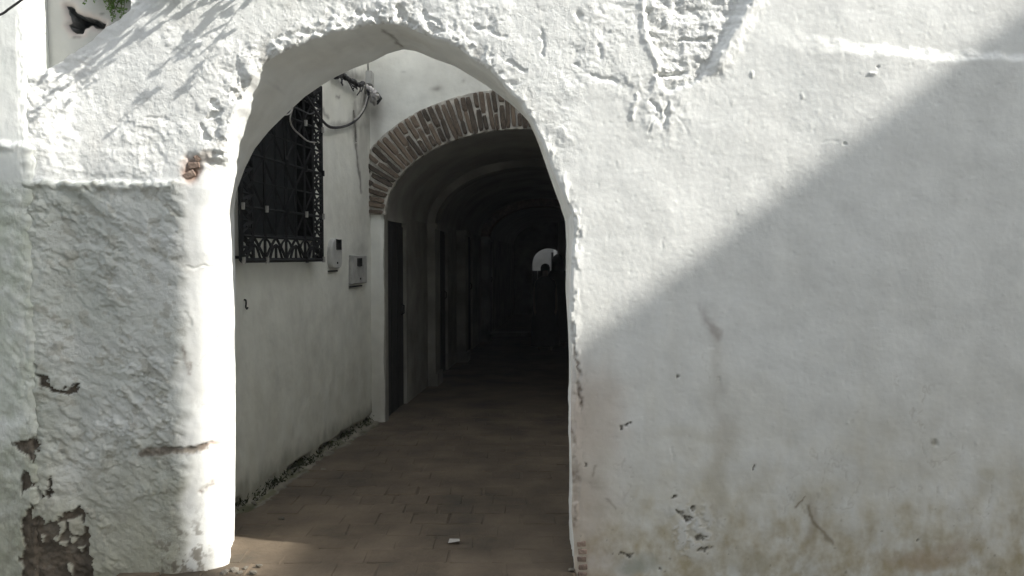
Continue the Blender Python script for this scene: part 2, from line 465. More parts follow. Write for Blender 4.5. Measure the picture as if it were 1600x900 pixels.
def gate_h(X, Z):
    """relief of the gateway wall (metres towards the street) and its paint/stain colour"""
    PX, PY = pxof(X, D, Z)
    d, _, _ = poly_dist(X, Z, OUT)
    n_big = fbm(X * 1.1, Z * 1.1, 3)
    n_mid = fbm(X * 4.2 + 5, Z * 4.2, 4)
    n_f = fbm(X * 13, Z * 13 + 9, 4, .6)
    n_ff = fbm(X * 40, Z * 40, 3)
    wx = PX + 16 * fbm(X * 6 + 40, Z * 6, 3) ; wy = PY + 16 * fbm(X * 6, Z * 6 + 40, 3)
    wx2 = PX + 7 * fbm(X * 22 + 40, Z * 22, 3); wy2 = PY + 7 * fbm(X * 22, Z * 22 + 40, 3)
    h = .010 * n_big
    # zones
    right = sm(880, 960, PX + .35 * (PY - 150))
    R = 1 - right                                             # lumpy whitewash round the arch
    R = np.maximum(R, sm(175, 120, PY) * sm(1170, 1080, PX) * .8)
    low = sm(282, 288, wy2) * sm(300, 272, wx)           # rough render below the ledge, left
    lump = .020 * n_mid + .012 * n_f
    fl = fbm(X * 3.6 + 11, Z * 5.2 + 3, 5, .6)
    lump = lump + .006 * sm(.03, .06, fl) - .006 * sm(-.10, -.13, fl)
    fl2 = fbm(X * 8 + 31, Z * 8 - 3, 5, .6)
    lump = lump + .004 * sm(.06, .09, fl2) - .005 * sm(-.22, -.26, fl2)
    up = R * (1 - low)
    J = sm(232, 262, wy2) * sm(470, 440, PX)
    h = h + up * lump * (.12 + .30 * sm(-.1, .25, fbm(X * 2.3 + 70, Z * 2.3, 3))) * (1 - J * sm(.24, .16, d))
    h = h + (1 - R) * (.0030 * n_mid + .0008 * n_f + .0009 * sm(.42, .62, fbm(X * 26, Z * 26, 2)) - .0010 * sm(.45, .6, fbm(X * 21 + 9, Z * 21, 2)))
    h = h + n_ff * .0006
    # crumbling ring round the arch, upper part
    ring = sm(.16, .0, d) * sm(330, 210, PY) * sm(900, 700, PX)
    cr = fbm(X * 11 + 3, Z * 11, 5, .65)
    h = h + ring * (.009 * cr + .008 * sm(.0, .05, cr) - .008)
    ringr = sm(.07, 0, d) * sm(800, 880, PX)
    h = h + ringr * (.010 * fbm(X * 14, Z * 9, 4) + .008 * sm(.02, .07, fbm(X * 18, Z * 6, 4)))
    # lower left: thick rough-cast render, streaks falling to the lower right
    a = math.radians(38)
    xr = X * math.cos(a) - Z * math.sin(a); zr = X * math.sin(a) + Z * math.cos(a)
    rc = fbm(xr * 6.5, zr * 15, 6, .66)
    rc2 = 1 - np.abs(fbm(xr * 13 + 7, zr * 22, 4, .6)) * 2.2
    am = .30 + .70 * sm(-.15, .25, fbm(X * 1.9 + 50, Z * 1.5, 3))
    h = h + low * (.020 + am * (.015 * rc + .007 * sm(.04, .09, fbm(xr * 8 + 5, zr * 16, 5, .6)) - .006 * sm(.10, .15, fbm(xr * 7 - 9, zr * 15, 5, .6))))
    lip = np.exp(-((wy2 - 291) / 6.0) ** 2) * sm(300, 270, PX)
    h = h + lip * (.016 + .022 * n_f)
    # return of the neighbouring pilaster
    h = h + .052 * sm(-2.19, -2.43, X) * sm(2.60, 2.50, Z)
    h = h + .012 * n_f * sm(-2.15, -2.3, X)
    # rounded left jamb corner
    cc = np.clip(1 - d / .215, 0, 1)
    h = h - J * CHD * (1 - np.sqrt(np.clip(1 - (cc * .995) ** 2, 0, 1)))
    jam = J * sm(.22, .12, d)
    h = h + jam * .003 * n_mid
    # ledge step where the crumbled arch meets the smooth jamb
    h = h - .03 * np.exp(-((wx2 - 298) / 11.0) ** 2 - ((wy2 - 262) / 20.0) ** 2)
    # general softened arris
    r = .014 + .012 * np.clip(n_f, 0, 1)
    e = np.clip(1 - d / r, 0, 1)
    h = h - (1 - J) * r * (1 - np.sqrt(np.clip(1 - (e * .99) ** 2, 0, 1)))
    # recessed fallen-plaster patch up at the top
    patch = [(1000, -60), (1004, 20), (1012, 62), (1031, 100), (1024, 128), (1040, 146), (1072, 138), (1098, 128), (1112, 100), (1134, 60), (1158, 15), (1172, -60)]
    ins = inside(wx2, wy2, patch)
    dp, _, _ = poly_dist(wx2, wy2, patch, True)
    pm = np.where(ins, sm(0, 7, dp), 0)
    h = h - pm * .015 + pm * (.011 * n_f + .006 * fbm(X * 7, Z * 24, 4))
    for (x0, y0, x1, y1, ww, dd) in [(1058, 62, 1112, 61, 4, .03), (1030, 72, 1062, 78, 5, .025), (1026, 117, 1068, 116, 4, .035), (1014, 18, 1016, 28, 5, .025), (1015, 52, 1024, 54, 4, .025), (1097, 12, 1104, 13, 4, .02), (1018, 158, 1032, 176, 3.5, .018), (1042, 163, 1038, 200, 4, .02), (1032, 176, 1010, 205, 2.5, .008), (1060, 180, 1078, 218, 2.5, .006), (995, 146, 987, 185, 4, -.010), (925, 118, 960, 128, 4, .018), (904, 22, 906, 26, 6, .03), (937, 72, 939, 88, 4, .018), (895, 95, 902, 102, 3, .015)]:
        dl, _, _ = poly_dist(wx2, wy2, [(x0, y0), (x1, y1)])
        h = h - dd * .5 * np.clip(.75 + 1.6 * n_f, .1, 1.5) * np.exp(-(dl / (ww * .8)) ** 2)
    h = h + .006 * np.exp(-((wx2 - 1033) / 40) ** 2 - ((wy2 - 168) / 45) ** 2) * (1 + 2 * n_f)
    lip2, _, _ = poly_dist(wx2, wy2, [(1000, -40), (1008, 62), (1030, 104), (1022, 132)])
    h = h + .007 * np.exp(-(lip2 / 5.0) ** 2)
    lip3, _, _ = poly_dist(wx2, wy2, [(1102, 140), (1124, 100), (1150, 50), (1176, 0), (1186, -60)])
    h = h + .019 * sm(125, 95, wy2) * np.exp(-(lip3 / 15.0) ** 2) * sm(0, 10, wx2 - np.interp(wy2, [-60, 0, 60, 130], [1176, 1166, 1134, 1096]))
    # horizontal weathering on the right: lower wall stands proud
    ly = np.interp(PX, [1120, 1200, 1300, 1400, 1500, 1600, 1750], [22, 48, 72, 80, 84, 96, 118]) + 2 * n_f
    amt = np.interp(PX, [1130, 1230, 1300, 1380, 1600], [0, .004, .013, .022, .024])
    wd = np.interp(PX, [1130, 1250, 1350, 1700], [40, 18, 10, 10])
    h = h + amt * sm(-1, 1, (PY - ly + 14 * n_mid + 8 * n_f) / wd)
    # gouges, cracks, pits (photo positions)
    dents = [(1058, 588, 4, 3, .02), (1122, 592, 4, 3, .006), (970, 668, 3, 3, .02), (978, 665, 3, 3, .02), (985, 662, 3, 3, .02), (915, 727, 3, 4, .02), (1054, 779, 4, 3, .02), (1061, 800, 7, 5, .016), (1074, 811, 9, 8, .022), (1083, 795, 3, 4, .015), (1177, 730, 2.5, 4, .012), (1094, 841, 8, 6, .016), (1100, 858, 12, 4, .016), (1430, 842, 3, 3, .02), (980, 866, 12, 4, .01), (1034, 888, 3, 3, .015), (1175, 116, 4, 4, -.006), (1317, 226, 4, 2.5, .010), (1360, 115, 6, 3, -.006), (1368, 107, 2, 3, .008), (1458, 690, 7, 4, .008), (1324, 660, 3, 2, -.004), (1523, 691, 3, 2, -.004), (1252, 150, 3, 3, -.003)]
    n_60 = fbm(X * 55, Z * 55, 3, .6); pit = np.zeros(X.shape)
    for (x, y, rx, ry, dd) in dents:
        m_ = sm(.38, .62, np.exp(-((wx2 - x) / rx) ** 2 - ((wy2 - y) / ry) ** 2) + .45 * n_60)
        h = h - dd * .7 * m_
        pit = np.maximum(pit, m_ * (dd > .009) * (y > 500))
    for pl, ww, dd in [([(285, 418), (320, 417), (352, 413)], 2.5, .010), ([(240, 698), (268, 702), (300, 703), (322, 699), (345, 692)], 6, .020), ([(308, 772), (325, 758), (352, 742)], 4, .010), ([(336, 518), (328, 540), (345, 500)], 2.5, .006), ([(290, 488), (296, 510)], 3, .008), ([(238, 706), (246, 738)], 5, .008),
                       ([(895, 500), (899, 545), (904, 580), (907, 640)], 2.5, .012), ([(903, 600), (909, 632)], 3, .014), ([(895, 725), (902, 750), (898, 780)], 6, .018), ([(1049, 700), (1051, 720)], 2, .004),
                       ([(620, 8), (632, 28), (650, 38)], 4, .03), ([(560, 18), (585, 26), (600, 38)], 5, .016), ([(430, 60), (470, 50), (520, 52)], 4, .012), ([(326, 185), (345, 172), (332, 160)], 5, .022), ([(312, 195), (322, 215)], 5, .02), ([(365, 150), (385, 128)], 6, .025),
                       ([(660, 20), (690, 40)], 4, .014), ([(230, 183), (262, 186)], 3, .006), ([(740, 42), (768, 48), (790, 58)], 3, .010), ([(795, 95), (820, 112)], 4, .014), ([(845, 45), (850, 85)], 3, .010)]:
        dl, _, _ = poly_dist(wx2, wy2, pl)
        h = h - dd * .5 * sm(.40, .65, np.exp(-(dl / ww) ** 2) + .5 * n_60)

    # ------------------------------------------------ colour: paint, dirt, bare render
    col = np.broadcast_to(WHITE, X.shape + (3,)).copy()
    n1 = fbm(X * 2.2 + 3, Z * 2.2, 4)
    n2 = fbm(X * 7 + 60, Z * 5, 4, .6)
    n3 = fbm(X * 20 + 60, Z * 16, 4, .6)
    col = mix(col, (.70, .70, .65), np.clip(.25 + .9 * n1, 0, .6) * .7 * (.25 + .75 * sm(250, 700, PY)))
    col = mix(col, (.66, .64, .58), up * np.clip(n2 * 1.3, 0, 1) * .35)
    # damp and dirt rising from the foot of the right wall
    f = sm(560, 900, PY + 60 * n1)
    col = mix(col, (.52, .47, .33), right * f * np.clip(.5 + .8 * n2, 0, 1) * .8)
    col = mix(col, (.43, .37, .24), right * sm(770, 905, PY + 90 * n2) * np.clip(.45 + 1.0 * n3 + .6 * n2, 0, 1) * .85)
    jb = sm(1010, 890, wx + 30 * n2) * sm(510, 640, PY) * right
    col = mix(col, (.52, .42, .34), jb * .60)
    for (x, y, rx, ry, k, cc_) in [(1440, 875, 60, 16, .7, (.42, .32, .20)), (1485, 853, 24, 12, .55, (.40, .31, .21)), (1000, 882, 34, 12, .75, (.34, .36, .31)), (1120, 770, 18, 70, .45, (.45, .42, .33)), (1270, 820, 10, 40, .6, (.38, .33, .24)), (1545, 735, 18, 8, .4, (.5, .47, .34)), (1460, 690, 8, 5, .6, (.30, .28, .2)), (1520, 690, 20, 30, .2, (.6, .58, .5)), (940, 650, 40, 60, .35, (.5, .42, .34)), (1130, 680, 26, 30, .3, (.52, .47, .38)), (1550, 885, 12, 9, .5, (.36, .33, .25)), (1170, 880, 60, 24, .45, (.40, .37, .27)), (1070, 680, 60, 14, .25, (.48, .45, .34)), (930, 755, 20, 10, .5, (.40, .36, .30))]:
        col = mix(col, cc_, k * np.exp(-(((wx - x) / rx) ** 2 + ((wy - y) / ry) ** 2) ** 1.6))
    sdl, _, _ = poly_dist(wx2, wy2, [(1092, 470), (1103, 498), (1122, 524)])
    col = mix(col, (.40, .37, .35), .75 * np.exp(-(sdl / 7) ** 2) * sm(455, 520, PY))
    sdl, _, _ = poly_dist(wx, wy, [(1118, 530), (1124, 580), (1122, 650)])
    col = mix(col, (.52, .51, .47), .35 * np.exp(-(sdl / 9) ** 2))
    for pl, ww, k in [([(1256, 776), (1244, 791)], 1.6, .8), ([(1262, 790), (1268, 812), (1280, 826), (1299, 848)], 2.6, .75), ([(948, 780), (962, 794)], 2, .5), ([(930, 728), (926, 742)], 2, .5)]:
        sdl, _, _ = poly_dist(wx2 * .5 + PX * .5, wy2 * .5 + PY * .5, pl)
        col = mix(col, (.22, .18, .12), k * np.exp(-(sdl / ww) ** 2))
    # pits coloured dark
    col = mix(col, (.11, .10, .08), pit * np.clip(.75 + n_60, .3, .95))
    wp = np.exp(-(((wx - 1085) / 45) ** 2 + ((wy - 825) / 48) ** 2) ** 2) * right
    h = h + wp * .004 * sm(-.05, .05, fbm(X * 16, Z * 16, 4, .6))
    col = mix(col, (.74, .75, .73), wp * .75 * sm(-.05, .1, fbm(X * 16, Z * 16, 4, .6)) * (1 - pit))
    spk = sm(.50, .60, fbm(X * 33, Z * 33, 3)) * right * sm(700, 860, PY)
    col = mix(col, (.22, .20, .15), spk * .6)
    # lower-left render: greyer, greener, muddy at the foot
    col = mix(col, (.50, .525, .475), low * np.clip(.62 + .6 * n1, 0, 1))
    col = mix(col, (.42, .41, .31), low * sm(600, 900, PY + 100 * n2) * .80)
    col = mix(col, (.46, .50, .40), low * sm(120, 20, PX) * .5)
    gap = low * sm(.16, .24, fbm(xr * 9 + 3, zr * 15, 4, .6)) 
    col = mix(col, (.38, .37, .31), gap * .55)
    # bare brown / grey where the plaster has come away
    ch1 = sm(0, 8, 12 - np.minimum.reduce([poly_dist(wx2, wy2, [(225, 706), (262, 702), (292, 705), (312, 700)])[0] * 1.4, np.full(X.shape, 99.)]))
    col = mix(col, (.20, .17, .135), ch1 * .9)
    col = mix(col, (.38, .25, .18), .8 * np.exp(-((wx2 - 327) / 13) ** 2 - ((wy2 - 698) / 6) ** 2))
    foot = sm(870, 910, PY + 40 * n3) * sm(240, 300, PX) * sm(420, 380, PX)
    col = mix(col, (.33, .29, .22), foot * .6)
    ft2 = sm(.05, .25, n3 + .25 * n2) * sm(770, 860, PY) * sm(230, 260, PX) * sm(335, 305, PX)
    col = mix(col, (.20, .18, .14), ft2 * .8)
    for pl, ww in [([(309, 771), (328, 757)], 4), ([(340, 748), (352, 742)], 3), ([(337, 510), (330, 532)], 2.5), ([(288, 540), (294, 585)], 3), ([(895, 505), (899, 545), (904, 580), (907, 610)], 1.8), ([(903, 610), (909, 632)], 3), ([(896, 728), (902, 750)], 5), ([(897, 790), (900, 820)], 3.5), ([(892, 660), (897, 700)], 2.5)]:
        sdl, _, _ = poly_dist(wx2, wy2, pl)
        col = mix(col, (.19, .145, .11), .85 * np.exp(-(sdl / ww) ** 2) * np.clip(.7 + n3 * 2, 0, 1))
    col = mix(col, (.36, .225, .16), .9 * np.exp(-(((wx2 - 297) / 16) ** 2 + ((wy2 - 266) / 22) ** 2) ** 2))
    col = mix(col, (.50, .42, .34), .6 * np.exp(-(((wx2 - 318) / 16) ** 2 + ((wy2 - 246) / 12) ** 2) ** 2))
    rg = ring * sm(.16, .28, cr * -1)
    col = mix(col, (.36, .34, .30), rg * .6)
    # hairline cracks
    ck = np.abs(fbm(X * 2.1 + 17, Z * 1.3 - 8, 5, .6)); ck2 = sm(.05, .2, fbm(X * 1.3 + 90, Z * 1.3, 3))
    crk = sm(.010, .003, ck) * ck2 * (1 - low) * sm(420, 620, PY)
    h = h - crk * .0010
    col = mix(col, (.45, .43, .37), crk * .35)
    drip = np.clip(fbm(X * 9 + 33, Z * .7, 4, .6), 0, 1) * right
    col = mix(col, (.60, .57, .48), drip * .35 * sm(300, 700, PY))
    h, col = apply_bare(h, col, PX, PY, X, Z)
    rel = np.clip(.05 + .24 * up + .34 * low + .45 * pm + .2 * ring, 0, 1) * (1 - .7 * jam)
    return h, np.concatenate([np.clip(col, .02, .84), rel[..., None]], -1)

dx = .0064
xs = np.arange(-2.445, 2.84, dx)
nz = 620
v = np.linspace(0, 1, nz)
zlo = -.16
ZTOP = 3.66
A, B = np.meshgrid(xs, np.linspace(zlo, ZTOP, nz))
crest = resample([(-2.6, _tz[0])] + [(x, z) for x, z in zip(_tx, _tz) if x < -1.9] + [(-1.93, 3.8)], 420)
cn_ = np.gradient(crest, axis=0); cn_ = np.stack([-cn_[:, 1], cn_[:, 0]], 1); cn_ /= np.linalg.norm(cn_, axis=1)[:, None]
ct = np.arange(420) * .006
crest = crest + cn_ * (.016 * fbm(ct * 7, ct * 0 + 4, 4, .65))[:, None]
POLY = np.concatenate([OUT, [[OUT[-1, 0], -1], [OUT[0, 0], -1]]])
A, B, keep = cut(A, B, POLY)
A, B, keep2 = cut(A, B, np.concatenate([crest, [[-1.93, 5], [-4, 5], [-4, crest[0, 1]]]]))
keep &= keep2
H, COL = gate_h(A, B)
P = np.stack([A, D - H, B], -1)
grid_mesh('front_wall', P, COL, M_wall, gate, keep)

# broken top of the shoulder running back through the wall thickness
rows = 26
yy = np.linspace(0, 1, rows)
hc, _ = gate_h(crest[:, 0], crest[:, 1])
X2 = np.broadcast_to(crest[:, 0], (rows, 420)); Zc = np.broadcast_to(crest[:, 1], (rows, 420))
Y2 = (D - hc)[None] * (1 - yy[:, None]) + (D + WT) * yy[:, None]
ds = .026 * fbm(X2 * 12, Y2 * 12 + Zc * 9, 4, .6) * np.minimum(yy[:, None] * 8, 1) + .008 * np.minimum(yy[:, None] * 6, 1)
c2 = np.broadcast_to(WHITE * .92, X2.shape + (3,)) * (1 + .25 * fbm(X2 * 8, Y2 * 8, 3))[..., None]
grid_mesh('wall_coping', np.stack([X2 + cn_[:, 0][None] * ds, Y2, Zc + cn_[:, 1][None] * ds], -1), c2, M_wall, gate)
# top of the arch wall, above the frame
tx_ = np.linspace(-1.95, -.9, 40); ty_ = np.linspace(D - .02, D + WT, 12)
TX, TY = np.meshgrid(tx_, ty_)
grid_mesh('wall_top', np.stack([TX, TY, ZTOP - .004 + .012 * fbm(TX * 8, TY * 8, 3)], -1), np.broadcast_to(WHITE * .9, TX.shape + (3,)), M_wall, gate)

# upper wall above the frame and right-hand extension
ux = np.linspace(-.95, 6.5, 120); uz = np.linspace(0, 1, 40)
UX = np.broadcast_to(ux, (40, 120)); UT = np.maximum(topz(ux), 3.67)
UZ = 3.65 + uz[:, None] * (UT - 3.65)[None]
grid_mesh('upper_wall', np.stack([UX, D + .004 + .01 * fbm(UX, UZ, 3), UZ], -1), np.broadcast_to(WHITE, UX.shape + (3,)), M_wall, gate)
ex = np.linspace(2.83, 6.5, 60); ez = np.linspace(-.16, 3.67, 60)
EX, EZ = np.meshgrid(ex, ez)
grid_mesh('side_wall', np.stack([EX, D - .04 + .012 * fbm(EX, EZ, 3), EZ], -1), np.broadcast_to(WHITE * .93, EX.shape + (3,)), M_wall, gate)
# house body behind the right-hand wall, with tall unseen blocks added to stop the sun
m = MB()
m.box((1.5, D + .12, -.2), (6.5, 22, 5.8)); m.box((1.7, 22.0, -.9), (8.5, 44, 13))
m.box((.62, D + .10, 3.0), (1.5, D + WT, 5.3))
m.build('house_body', M_out, gate)

# arch soffit: loft from the outer to the inner outline
n = len(OUT)
ti = np.linspace(0, 1, n); 
INr = np.stack([np.interp(ti, np.linspace(0, 1, len(INN)), INN[:, 0]), np.interp(ti, np.linspace(0, 1, len(INN)), INN[:, 1])], 1)
ho, _ = gate_h(OUT[:, 0], OUT[:, 1])
Yo = D - ho
steps = 40
tv = np.linspace(0, 1, steps)
LX = OUT[:, 0][None] * (1 - tv[:, None]) + INr[:, 0][None] * tv[:, None]
LZ = OUT[:, 1][None] * (1 - tv[:, None]) + INr[:, 1][None] * tv[:, None]
LY = Yo[None] * (1 - tv[:, None]) + iY * tv[:, None]
ss = np.broadcast_to(np.linspace(0, 6.5, n), LX.shape)
dis = (.012 * fbm(ss * 3, LY * 4, 4) + .006 * fbm(ss * 12, LY * 12, 3)) * np.minimum(tv[:, None] * 6, 1) * np.minimum((1 - tv[:, None]) * 8 + .25, 1)
LX = LX + nrm[:, 0][None] * dis; LZ = LZ + nrm[:, 1][None] * dis
LPX, LPY = pxof(LX, LY, LZ)
lc = np.broadcast_to(WHITE * 1.02, LX.shape + (3,)).copy()
lc = mix(lc, (.60, .57, .49), np.clip(.25 + fbm(ss * 2, LY * 3, 4), 0, 1) * .45)
dl, _, _ = poly_dist(LPX + 5 * fbm(ss * 14, LY * 14, 3), LPY, [(598, 48), (612, 56), (620, 66), (628, 72)])
lc = mix(lc, (.25, .24, .21), .8 * np.exp(-(dl / 2.2) ** 2))
grid_mesh('arch_soffit', np.stack([LX, LY, LZ], -1), lc, M_soff, gate)
# back face of the wall
bxs = np.linspace(-2.4, 1.55, 160); bzs = np.linspace(-.05, 1, 120)
BX = np.broadcast_to(bxs, (120, 160)).copy(); BT = np.minimum(topz(bxs), 5.2) + .02
BZ = -.05 + np.linspace(0, 1, 120)[:, None] * (BT + .05)[None]
IP = np.concatenate([INr, [[INr[-1, 0], -1], [INr[0, 0], -1]]])
BX, BZ, bk = cut(BX, BZ, IP)
grid_mesh('back_wall', np.stack([BX, np.full(BX.shape, iY), BZ], -1), np.broadcast_to(WHITE * .9, BX.shape + (3,)), M_wall, gate, bk)

def rough_brick(name, L, W_, H_, seed, mat):
    """a chipped brick centred on the origin; L along x, W along y, H along z"""
    r = random.Random(seed)
    bm = bmesh.new()
    bmesh.ops.create_cube(bm, size=1)
    for v_ in bm.verts:
        v_.co = Vector((v_.co.x * L, v_.co.y * W_, v_.co.z * H_))
    bmesh.ops.bevel(bm, geom=bm.edges[:], offset=min(L, W_, H_) * .14, segments=1, affect='EDGES')
    for v_ in bm.verts:
        v_.co += Vector((r.uniform(-1, 1) * L * .03, r.uniform(-1, 1) * W_ * .03, r.uniform(-1, 1) * H_ * .065))
    me = bpy.data.meshes.new(name); bm.to_mesh(me); bm.free()
    me.materials.append(mat)
    return me
def place(name, me, loc, rot, parent, scale=(1, 1, 1)):
    o = bpy.data.objects.new(name, me)
    o.matrix_basis = Matrix.LocRotScale(Vector(loc), rot, Vector(scale))
    C.objects.link(o)
    o.parent = parent
    o.matrix_parent_inverse = Matrix.Translation(-Vector(parent.location))
    return o
from mathutils import Euler
exb = [rough_brick('exposed_brick', .075, .08, .034, 50 + i, M_brickred) for i in range(3)]
for i, (x, y) in enumerate([(903, 850), (905, 862), (904, 874), (906, 886), (905, 898)]):
    q = at(x + 3, y, D)
    place('brick', exb[i % 3], (q.x + .008, D + .034, q.z), Euler((random.uniform(-.05, .05), random.uniform(-.06, .06), random.uniform(-.05, .05))), gate, (.62, 1, .8))
for i, (x, y) in enumerate([(293, 272), (301, 257), (309, 244)]):
    q = at(x, y, D)
    place('brick', exb[i % 3], (q.x, D + .046, q.z), Euler((.1, random.uniform(-.2, .2) - .35, random.uniform(-.2, .2))), gate, (.8, 1, 1))

# ------------------------------------------------------------------ neighbouring house at the far left
nb = thing('neighbour_house', 'left corner house with rough grey pilaster and a broken hole high in its wall', 'house', (-2.9, D, 0))
plan = resample([(-3.9, 4.03), (-2.47, 4.03), (-2.437, 4.037), (-2.424, 4.06), (-2.430, 4.15), (-2.462, 4.36)], 400)
# finer sampling where visible
seg = np.concatenate([np.linspace(0, .62, 60), np.linspace(.62, 1, 210)[1:]])
pl_ = np.stack([np.interp(seg, np.linspace(0, 1, 400), plan[:, i]) for i in range(2)], 1)
tg = np.gradient(pl_, axis=0); nn = np.stack([tg[:, 1], -tg[:, 0]], 1); nn /= np.linalg.norm(nn, axis=1)[:, None]
zz = np.arange(-.06, 4.6, .0085)
SX = np.broadcast_to(seg * 2.0, (len(zz), len(seg))); SZ = np.broadcast_to(zz[:, None], SX.shape)
PXn, PYn = pxof(np.broadcast_to(pl_[:, 0], SX.shape), 4.03, SZ)
nf = fbm(SX * 12, SZ * 12, 4, .6)
wyn = PYn + 6 * fbm(SX * 20, SZ * 20, 3)
lown = sm(220, 232, wyn)
a = math.radians(38)
xr = SX * math.cos(a) - SZ * math.sin(a); zr = SX * math.sin(a) + SZ * math.cos(a)
hn = .006 * fbm(SX * 3, SZ * 3, 3) + .002 * nf
rowlow = sm(275, 300, wyn)
hn = hn + lown * .022 + np.exp(-((wyn - 228) / 6) ** 2) * (.012 + .02 * nf) + rowlow * (.013 * fbm(xr * 9, zr * 17, 5, .62))
edge = np.exp(-((np.broadcast_to(pl_[:, 0], SX.shape) + 2.43) / .03) ** 2) * (np.broadcast_to(pl_[:, 1], SX.shape) < 4.09)
hn = hn + edge * .012 * fbm(SX * 25, SZ * 25, 3)
NX = pl_[:, 0][None] + nn[:, 0][None] * hn; NY = pl_[:, 1][None] + nn[:, 1][None] * hn
cn = np.broadcast_to(WHITE, SX.shape + (3,)).copy()
cn = mix(cn, (.72, .76, .70), .6 * np.clip(.5 + fbm(SX * 2, SZ * 2, 3), 0, 1))
n2 = fbm(SX * 7, SZ * 5, 4, .6); n3 = fbm(SX * 22, SZ * 18, 4, .6)
cn = mix(cn, (.52, .56, .47), rowlow * np.clip(.65 + n2, 0, 1))
cn = mix(cn, (.38, .38, .29), sm(600, 900, PYn + 80 * n2) * .75)
pe = sm(.12, .2, n3 + .5 * n2 + .35 * sm(480, 900, PYn) - .25) * rowlow
cn = mix(cn, (.30, .29, .24), pe * .35)
hn2, cn = apply_bare(hn * 1.0, cn, PXn, PYn, NX, SZ)
NX = NX + nn[:, 0][None] * (hn2 - hn); NY = NY + nn[:, 1][None] * (hn2 - hn)
cn = np.concatenate([cn, (.06 + .34 * rowlow)[..., None]], -1)
grid_mesh('pilaster_wall', np.stack([NX, NY, SZ], -1), cn, M_wall, nb)
# brown areas where the render has fallen off, low on the corner: real shallow scabs
# recess wall with hole
hole = [(103, 9), (112, 10), (116, 18), (128, 24), (150, 30), (164, 37), (160, 44), (150, 43), (143, 38), (130, 44), (128, 51), (118, 51), (110, 46), (107, 38), (111, 36), (109, 26)]
RY = 4.27
hp = np.array([(at(px_, py_, RY).x, at(px_, py_, RY).z) for px_, py_ in resample(hole + [hole[0]], 120)[:-1]])
hp = hp + .006 * np.stack([fbm(np.arange(119) * .3, np.zeros(119), 3), fbm(np.arange(119) * .3, np.ones(119) * 7, 3)], 1)
rx = np.arange(-2.50, -1.58, .0085); rz = np.arange(2.40, 4.3, .0085)
RX, RZ = np.meshgrid(rx, rz)
RX, RZ, rk = cut(RX, RZ, hp)
dh, _, _ = poly_dist(RX, RZ, hp, True)
hr = .006 * fbm(RX * 4, RZ * 4, 3) + .002 * fbm(RX * 20, RZ * 20, 3) - .02 * np.clip(1 - dh / .03, 0, 1) ** 2
rc_ = np.broadcast_to(np.array((.44, .445, .43)), RX.shape + (3,)).copy()
rc_ = mix(rc_, (.52, .46, .43), sm(.05, .0, dh + .02 * fbm(RX * 30, RZ * 30, 3)) * .8)
RPX, RPY = pxof(RX, RY, RZ)
for (x, y) in [(116, 58), (124, 58), (156, 45), (111, 44), (160, 22)]:
    rc_ = mix(rc_, (.16, .16, .15), .8 * np.exp(-((RPX + 4 * fbm(RX * 30, RZ * 30, 2) - x) / 4) ** 2 - ((RPY - y) / 2.2) ** 2))
grid_mesh('recess_wall', np.stack([RX, RY - hr, RZ], -1), rc_, M_wall, nb, rk)
nh = len(hp); V = []; Fc = []
cz = hp.mean(0)
for i, t in enumerate((0, .3, .7, 1)):
    for q in hp:
        jit = .012 * random.uniform(-1, 1) * (i > 0)
        V.append((q[0] + jit + (cz[0] - q[0]) * .15 * t, RY + .012 + .22 * t, q[1] + jit + (cz[1] - q[1]) * .15 * t))
for i in range(3):
    for k in range(nh):
        Fc.append((i * nh + k, i * nh + (k + 1) % nh, (i + 1) * nh + (k + 1) % nh, (i + 1) * nh + k))
V.append((cz[0], RY + .25, cz[1]))
for k in range(nh): Fc.append((3 * nh + k, 3 * nh + (k + 1) % nh, len(V) - 1))
raw('wall_hole', V, Fc, M_hole, nb)
m = MB(); m.box((-3.9, 4.62, -.2), (-2.0, 30, 4.5)); m.build('house_body', M_out, nb)

# ------------------------------------------------------------------ alley floor
FX0 = lambda y: np.interp(y, [4.0, 7.9, 40], [-2.1, -1.75, -1.75 + .06 * 32])
def floor_z(y):
    return -.045 - .025 * np.maximum(np.asarray(y) - 8.2, 0)
fx = np.linspace(0, 1, 150); fy = np.concatenate([np.linspace(4.0, 9.2, 250), np.linspace(9.2, 44, 90)[1:]])
FY = np.broadcast_to(fy[:, None], (len(fy), 150)); FXX = FX0(FY) + fx[None] * 4.2
nfl = fbm(FXX * 6, FY * 6, 4)
FZ = floor_z(FY) + .010 * fbm(FXX * 1.4, FY * 1.4, 3) + 0.002 * nfl
fc = np.broadcast_to(np.array((.128, .100, .070)), FXX.shape + (3,)) * (1 + .45 * nfl + .4 * fbm(FXX * 1.7, FY * 1.7, 3))[..., None]
fc = mix(fc, (.24, .20, .15), sm(4.5, 4.1, FY + .15 * nfl) * .35)
crk_ = np.exp(-(((FXX + .55) / .38) ** 2 + ((FY - 5.3) / .42) ** 2) ** 2) * (.5 + .5 * sm(-.1, .2, fbm(FXX * 5, FY * 5, 3)))
FZ = FZ - .010 * crk_
FZ = FZ - .2 * sm(.33, .38, FXX) * (FY < 4.2) - .2 * (FXX < -1.62) * (FY < 4.2)
fl_o = grid_mesh('alley_floor', np.stack([FXX, FY, FZ], -1), fc, M_paver)
fl_o['kind'] = 'structure'
pv = [rough_brick('paver', .205 + .01 * (i % 3), .19 + .008 * (i % 2), .05, 90 + i, M_paver) for i in range(6)]
cnt = 0
y = 4.12; row = 0
